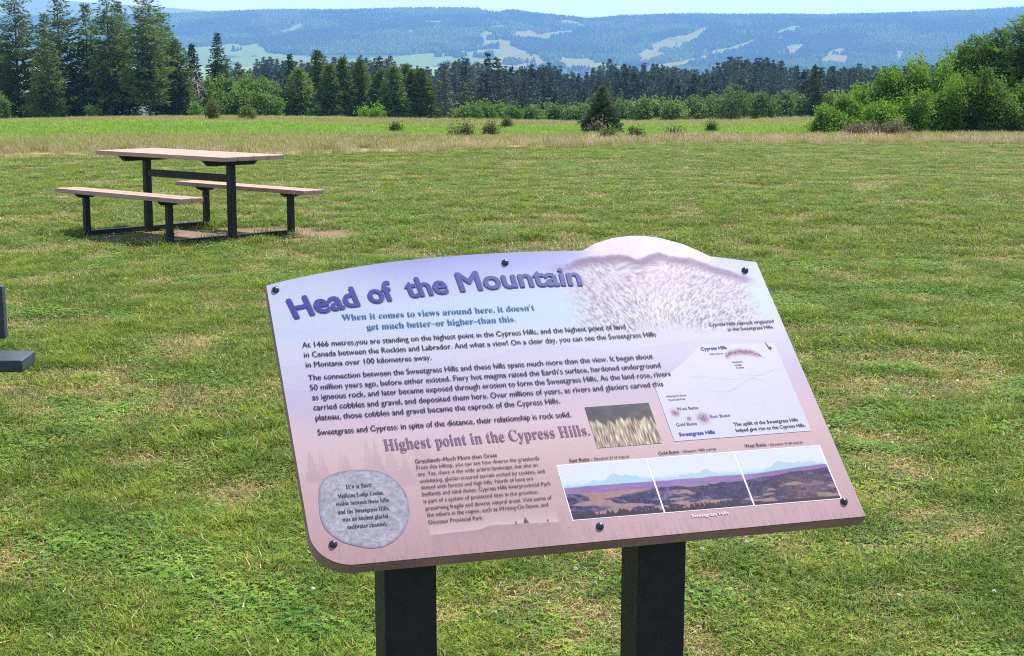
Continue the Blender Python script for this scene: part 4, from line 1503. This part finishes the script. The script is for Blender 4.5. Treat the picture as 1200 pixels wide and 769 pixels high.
# north arrow on the map
m_ink_dark = ink('dark_ink', (34, 26, 58))
m_ink_para = ink('mauve_black_ink', (66, 40, 66))
mb = MB()
mb.add(pl([863.5, 868.6, 866.4], [386.5, 372, 367], .9), [(0, 2, 1)])
mb.add(pl([866.8, 871.4, 873.0, 868.2], [370, 374.5, 369, 364.5], .9), [(0, 3, 2, 1)])
mb.add(pl([869.0, 870.6, 871.3, 869.5], [371, 372.6, 369.5, 367.6], 1.0), [(0, 3, 2, 1)])
mb.build('north_arrow', m_ink_para, sign)

# printed cobble with a note on it
ST_ = np.array([(23.9, 124.8), (27.8, 147.4), (39.1, 164.3), (59.4, 172.8), (83.2, 175.7), (104.3, 174.2), (127.0, 168.8), (142.3, 158.1), (154.3, 141.2), (161.2, 126.2), (162.4, 108.1), (161.0, 82.6), (152.9, 63.4), (144.1, 49.3), (126.7, 33.9),
                (108.7, 26.4), (90.0, 25.6), (70.4, 31.4), (49.4, 41.0), (36.7, 52.2), (25.0, 69.5), (21.2, 92.3)])
ST_c = ST_.mean(0)


def stone_sheet(name, grow, n_mm, fn):
    q = ST_c + (ST_ - ST_c) * grow
    a_ = np.linspace(0, 1, len(q), endpoint=False)
    aa = np.linspace(0, 1, 176, endpoint=False)
    qq = np.stack([np.interp(aa, np.append(a_, 1), np.append(q[:, k], q[0, k])) for k in (0, 1)], -1)
    for _ in range(3):
        qq = .25 * np.roll(qq, 1, 0) + .5 * qq + .25 * np.roll(qq, -1, 0)
    rr = np.linspace(.0, 1, 60)
    G = ST_c + (qq - ST_c)[None] * rr[:, None, None]
    colr = lin(fn(G[..., 0], G[..., 1], rr[:, None] + 0 * G[..., 0])).reshape(-1, 3) * PRINT_GAIN
    ii = np.arange(60 * 176).reshape(60, 176)
    jj = np.roll(ii, -1, 1)
    F = np.stack([ii[:-1], ii[1:], jj[1:], jj[:-1]], -1).reshape(-1, 4)[:, ::-1]
    F = F[176:]
    mid = np.array([[0, 176 + j, 176 + (j + 1) % 176, 176 + (j + 1) % 176] for j in range(0)])
    P = pl(G[..., 0], G[..., 1], n_mm).reshape(-1, 3)
    P[:176] = P[176:352] * .999 + P[:176] * .001
    # close the centre with a fan
    extra = np.array([[176 + j, 176 + (j + 58) % 176, 176 + (j + 59) % 176, 176 + (j + 117) % 176] for j in range(0)], int)
    cap = list(range(176, 352))
    Fq = [tuple(f) for f in F]
    me = bpy.data.meshes.new(name)
    me.from_pydata([tuple(p) for p in P], [], Fq + [tuple(cap[::-1]) if False else tuple(cap)])
    ca = me.color_attributes.new('Col', 'FLOAT_COLOR', 'POINT')
    c4 = np.ones((len(P), 4), np.float32)
    c4[:, :3] = colr
    ca.data.foreach_set('color', c4.ravel())
    me.materials.append(m_print)
    return link(name, me, sign)


def stone_art(u, v, r):
    w = fbm(u / 30 + 2 * fbm(u / 40, v / 40, 351), v / 30, 352, 4)
    ve = np.abs(np.sin(w * 22 + u / 40))
    c = np.array([181, 177, 192]) + (fbm(u / 8, v / 8, 353)[..., None] - .5) * 40 + ((ve < .25) * 16)[..., None] - ((ve > .93) * 14)[..., None]
    e_ = smooth(.93, 1, r)[..., None]
    return np.clip(c * (1 - .45 * e_) + np.array([120, 112, 150]) * .45 * e_, 0, 255)


stone_sheet('stone_print', 1.0, .5, stone_art)


# ---- lettering
def serif(s):
    o = ''
    for c in s:
        if 'a' <= c <= 'z':
            o += chr(0x1D41A + ord(c) - 97)
        elif 'A' <= c <= 'Z':
            o += chr(0x1D400 + ord(c) - 65)
        else:
            o += c
    return o


TXT_CACHE = {}


def glyphs(s, off):
    cu = bpy.data.curves.new('lettering', 'FONT')
    cu.body = s
    cu.offset = 0
    cu.resolution_u = 3
    ob = bpy.data.objects.new('lettering', cu)
    COL.objects.link(ob)
    dg = bpy.context.evaluated_depsgraph_get()
    me = bpy.data.meshes.new_from_object(ob.evaluated_get(dg), depsgraph=dg)
    V = np.empty(len(me.vertices) * 3)
    me.vertices.foreach_get('co', V)
    V = V.reshape(-1, 3)[:, :2].copy()
    F = [tuple(p.vertices) for p in me.polygons]
    bpy.data.objects.remove(ob)
    bpy.data.curves.remove(cu)
    bpy.data.meshes.remove(me)
    return V, F


TEXT = [
    ('B', 'At 1466 metres,you are standing on the highest point in the Cypress Hills, and the highest point of land', 42.6, 433.6, 615.8, 435.8),
    ('B', 'in Canada between the Rockies and Labrador. And what a view! On a clear day, you can see the Sweetgrass Hills', 42.6, 411.4, 666.5, 414.7),
    ('B', 'in Montana over 100 kilometres away.', 42.5, 390.9, 255.6, 391.6),
    ('B', 'The connection between the Sweetgrass Hills and these hills spans much more than the view. It began about', 42.6, 361.5, 646.6, 365.0),
    ('B', '50 million years ago, before either existed. Fiery hot magma raised the Earth’s surface, hardened underground', 42.5, 340.8, 654.3, 343.7),
    ('B', 'as igneous rock, and later became exposed through erosion to form the Sweetgrass Hills. As the land rose, rivers', 43.1, 319.9, 666.6, 323.4),
    ('B', 'carried cobbles and gravel, and deposited them here. Over millions of years, as rivers and glaciers carved this', 42.0, 298.6, 646.8, 302.0),
    ('B', 'plateau, those cobbles and gravel became the caprock of the Cypress Hills.', 42.2, 277.4, 455.6, 280.7),
    ('B', 'Sweetgrass and Cypress: in spite of the distance, their relationship is rock solid.', 41.5, 247.8, 467.5, 250.2),
    ('S', 'When it comes to views around here, it doesn’t', 118.3, 489.8, 461.2, 490.3),
    ('S', 'get much better–or higher–than this.', 157.3, 465.5, 420.9, 466.0),
    ('H', 'Highest point in the Cypress Hills.', 143.2, 209.0, 489.9, 207.5),
    ('GB', 'Grasslands–Much More than Grass', 187.9, 179.0, 323.0, 178.4),
    ('G', 'From this hilltop, you can see how diverse the grasslands', 187.9, 166.1, 391.8, 166.3),
    ('G', 'are. Yes, there is the wide prairie landscape, but also an', 188.0, 152.7, 386.1, 153.7),
    ('G', 'undulating, glacier-scoured terrain etched by coulees, and', 188.4, 139.4, 394.6, 140.1),
    ('G', 'dotted with forests and high hills. North of here are', 187.9, 127.1, 372.4, 126.9),
    ('G', 'badlands and sand dunes. Cypress Hills Interprovincial Park', 187.3, 114.0, 398.8, 114.7),
    ('G', 'is part of a system of protected sites in the province,', 186.9, 100.4, 374.3, 100.8),
    ('G', 'preserving fragile and diverse natural areas. Visit some of', 187.4, 86.5, 393.8, 87.2),
    ('G', 'the others in the region, such as Writing-On-Stone, and', 187.3, 73.7, 385.0, 74.6),
    ('G', 'Dinosaur Provincial Park.', 187.5, 60.4, 274.9, 60.1),
    ('R', 'Cypress Hills caprock originated', 772.9, 430.4, 898.1, 428.7),
    ('R', 'in the Sweetgrass Hills.', 804.7, 416.6, 893.0, 415.4),
    ('MB', 'Cypress Hills', 739.7, 374.4, 788.3, 374.0),
    ('MT', '1466 metres', 752.2, 362.9, 777.0, 362.9),
    ('MT', 'Medicine', 788.5, 341.4, 807.3, 341.3),
    ('MT', 'Lodge', 791.0, 334.7, 803.5, 334.7),
    ('MT', 'Coulee', 791.2, 328.2, 805.8, 328.4),
    ('MT', 'Writing-On-Stone', 644.4, 276.0, 681.1, 275.3),
    ('MT', 'Provincial Park', 647.0, 267.9, 677.4, 267.5),
    ('ML', 'West Butte', 655.4, 245.7, 694.2, 245.8),
    ('ML', 'East Butte', 710.0, 224.5, 746.1, 224.6),
    ('ML', 'Gold Butte', 644.3, 212.5, 681.3, 212.3),
    ('MB', 'Sweetgrass Hills', 643.5, 191.4, 707.3, 191.4),
    ('M', 'The uplift of the Sweetgrass Hills', 746.3, 205.1, 865.2, 202.6),
    ('M', 'helped give rise to the Cypress Hills.', 746.0, 192.8, 874.5, 189.3),
    ('C', 'East Butte -', 441.7, 156.5, 480.4, 156.6),
    ('CS', 'Elevation 2114 metres', 484.0, 156.8, 544.4, 157.0),
    ('C', 'Gold Butte -', 596.3, 156.8, 637.5, 157.0),
    ('CS', 'Elevation 1980 metres', 640.7, 157.5, 698.9, 157.9),
    ('C', 'West Butte -', 751.1, 157.8, 795.0, 157.5),
    ('CS', 'Elevation 2128 metres', 798.2, 157.6, 857.1, 156.9),
    ('W', 'Sweetgrass Hills', 615.0, 27.1, 678.9, 29.0),
    ('ST', 'It’s a fact:', 69.4, 139.3, 111.5, 140.4),
    ('SN', 'Medicine Lodge Coulee,', 54.0, 123.4, 126.9, 123.3),
    ('SN', 'visible between these hills', 49.0, 108.2, 132.6, 109.2),
    ('SN', 'and the Sweetgrass Hills,', 49.9, 93.1, 130.9, 93.4),
    ('SN', 'was an ancient glacial', 55.1, 78.7, 126.3, 79.4),
    ('SN', 'meltwater channel.', 59.9, 64.5, 121.6, 64.2),
    ('T', 'Head', 39.6, 500.3, 153.3, 520.8),
    ('T', 'of', 174.4, 527.3, 217.2, 531.2),
    ('T', 'the', 242.5, 536.8, 314.6, 538.0),
    ('T', 'Mountain', 338.3, 543.4, 561.4, 543.8),
]


# kind: (part name, size mm, emboldening, serif?, ink)
blue_ink, title_ink, shade_ink = ink('tagline_ink', (40, 104, 176)), ink('title_ink', (70, 66, 164)), ink('title_shade_ink', (128, 128, 190))
STYLE = {
    'B': ('body_lettering', 16.6, .010, False, m_ink_dark), 'S': ('tagline_lettering', 19.5, -.012, True, blue_ink),
    'H': ('slogan_lettering', 33, .0, True, ink('slogan_ink', (142, 104, 138))), 'G': ('grassland_lettering', 11.4, .0, False, m_ink_para),
    'GB': ('grassland_lettering', 11.6, .006, False, m_ink_para), 'R': ('caption_lettering', 10.5, .022, False, m_ink_dark),
    'MB': ('map_name_lettering', 11.0, .03, False, ink('map_blue_ink', (64, 60, 196))), 'MT': ('map_lettering', 5.6, .01, False, m_ink_para),
    'ML': ('map_lettering', 9.6, .0, False, m_ink_para), 'M': ('map_note_lettering', 10.5, .012, False, m_ink_dark),
    'C': ('caption_lettering', 9.5, .016, False, m_ink_dark), 'CS': ('caption_lettering', 6.8, .012, False, m_ink_dark),
    'W': ('pale_lettering', 8.6, .022, False, ink('pale_ink', (244, 228, 246), gain=.56)), 'ST': ('stone_lettering', 12.0, .0, True, ink('stone_ink', (62, 60, 90))),
    'SN': ('stone_lettering', 11.5, .0, True, ink('stone_note_ink', (62, 60, 90))),
}
batches = {}


def strike(mb, uu, vv, n_mm, F, r, k=3):
    """heavier letters: the same glyphs laid over each other round a small circle"""
    if r <= 0:
        mb.add(pl(uu, vv, n_mm), F)
        return
    for j in range(k):
        a = 2 * math.pi * j / k + (.52 if k == 3 else 0)
        mb.add(pl(uu + r * math.cos(a), vv + r * math.sin(a), n_mm + .025 * j), F)


for kind, s, u0, v0, u1, v1 in TEXT:
    if kind == 'T':
        continue
    pn, size, off, ser, mt = STYLE[kind]
    V, F = glyphs(serif(s) if ser else s, off)
    w = V[:, 0].max() - V[:, 0].min()
    V[:, 0] = (V[:, 0] - V[:, 0].min()) / w
    uu = u0 + V[:, 0] * (u1 - u0)
    vv = (v0 + v1) / 2 + V[:, 1] * size
    mb = batches.setdefault(pn, (MB(), mt))[0]
    strike(mb, uu, vv, 1.0, F, max(off, 0) * size)
for pn, (mb, mt) in batches.items():
    mb.build(pn, mt, sign)

# title on its shallow arc
T_ = [t for t in TEXT if t[0] == 'T']
pu = np.array([q for t in T_ for q in (t[2], t[4])])
pv = np.array([q for t in T_ for q in (t[3], t[5])])
arc = np.polyfit(pu, pv, 2)
top_, shd = MB(), MB()
for _, s, u0, v0, u1, v1 in T_:
    V, F = glyphs(s, .05)
    w = V[:, 0].max() - V[:, 0].min()
    u_ = u0 + (V[:, 0] - V[:, 0].min()) / w * (u1 - u0)
    sl = np.polyval(np.polyder(arc), u_)
    nn = np.sqrt(1 + sl * sl)
    h = V[:, 1] * 64
    uu, vv = u_ - sl / nn * h, np.polyval(arc, u_) + h / nn
    strike(top_, uu, vv, 1.6, F, 1.35, 8)
    strike(shd, uu + 1.3, vv - 1.0, 1.0, F, 1.35, 6)
top_.build('title_lettering', title_ink, sign)
shd.build('title_shade', shade_ink, sign)
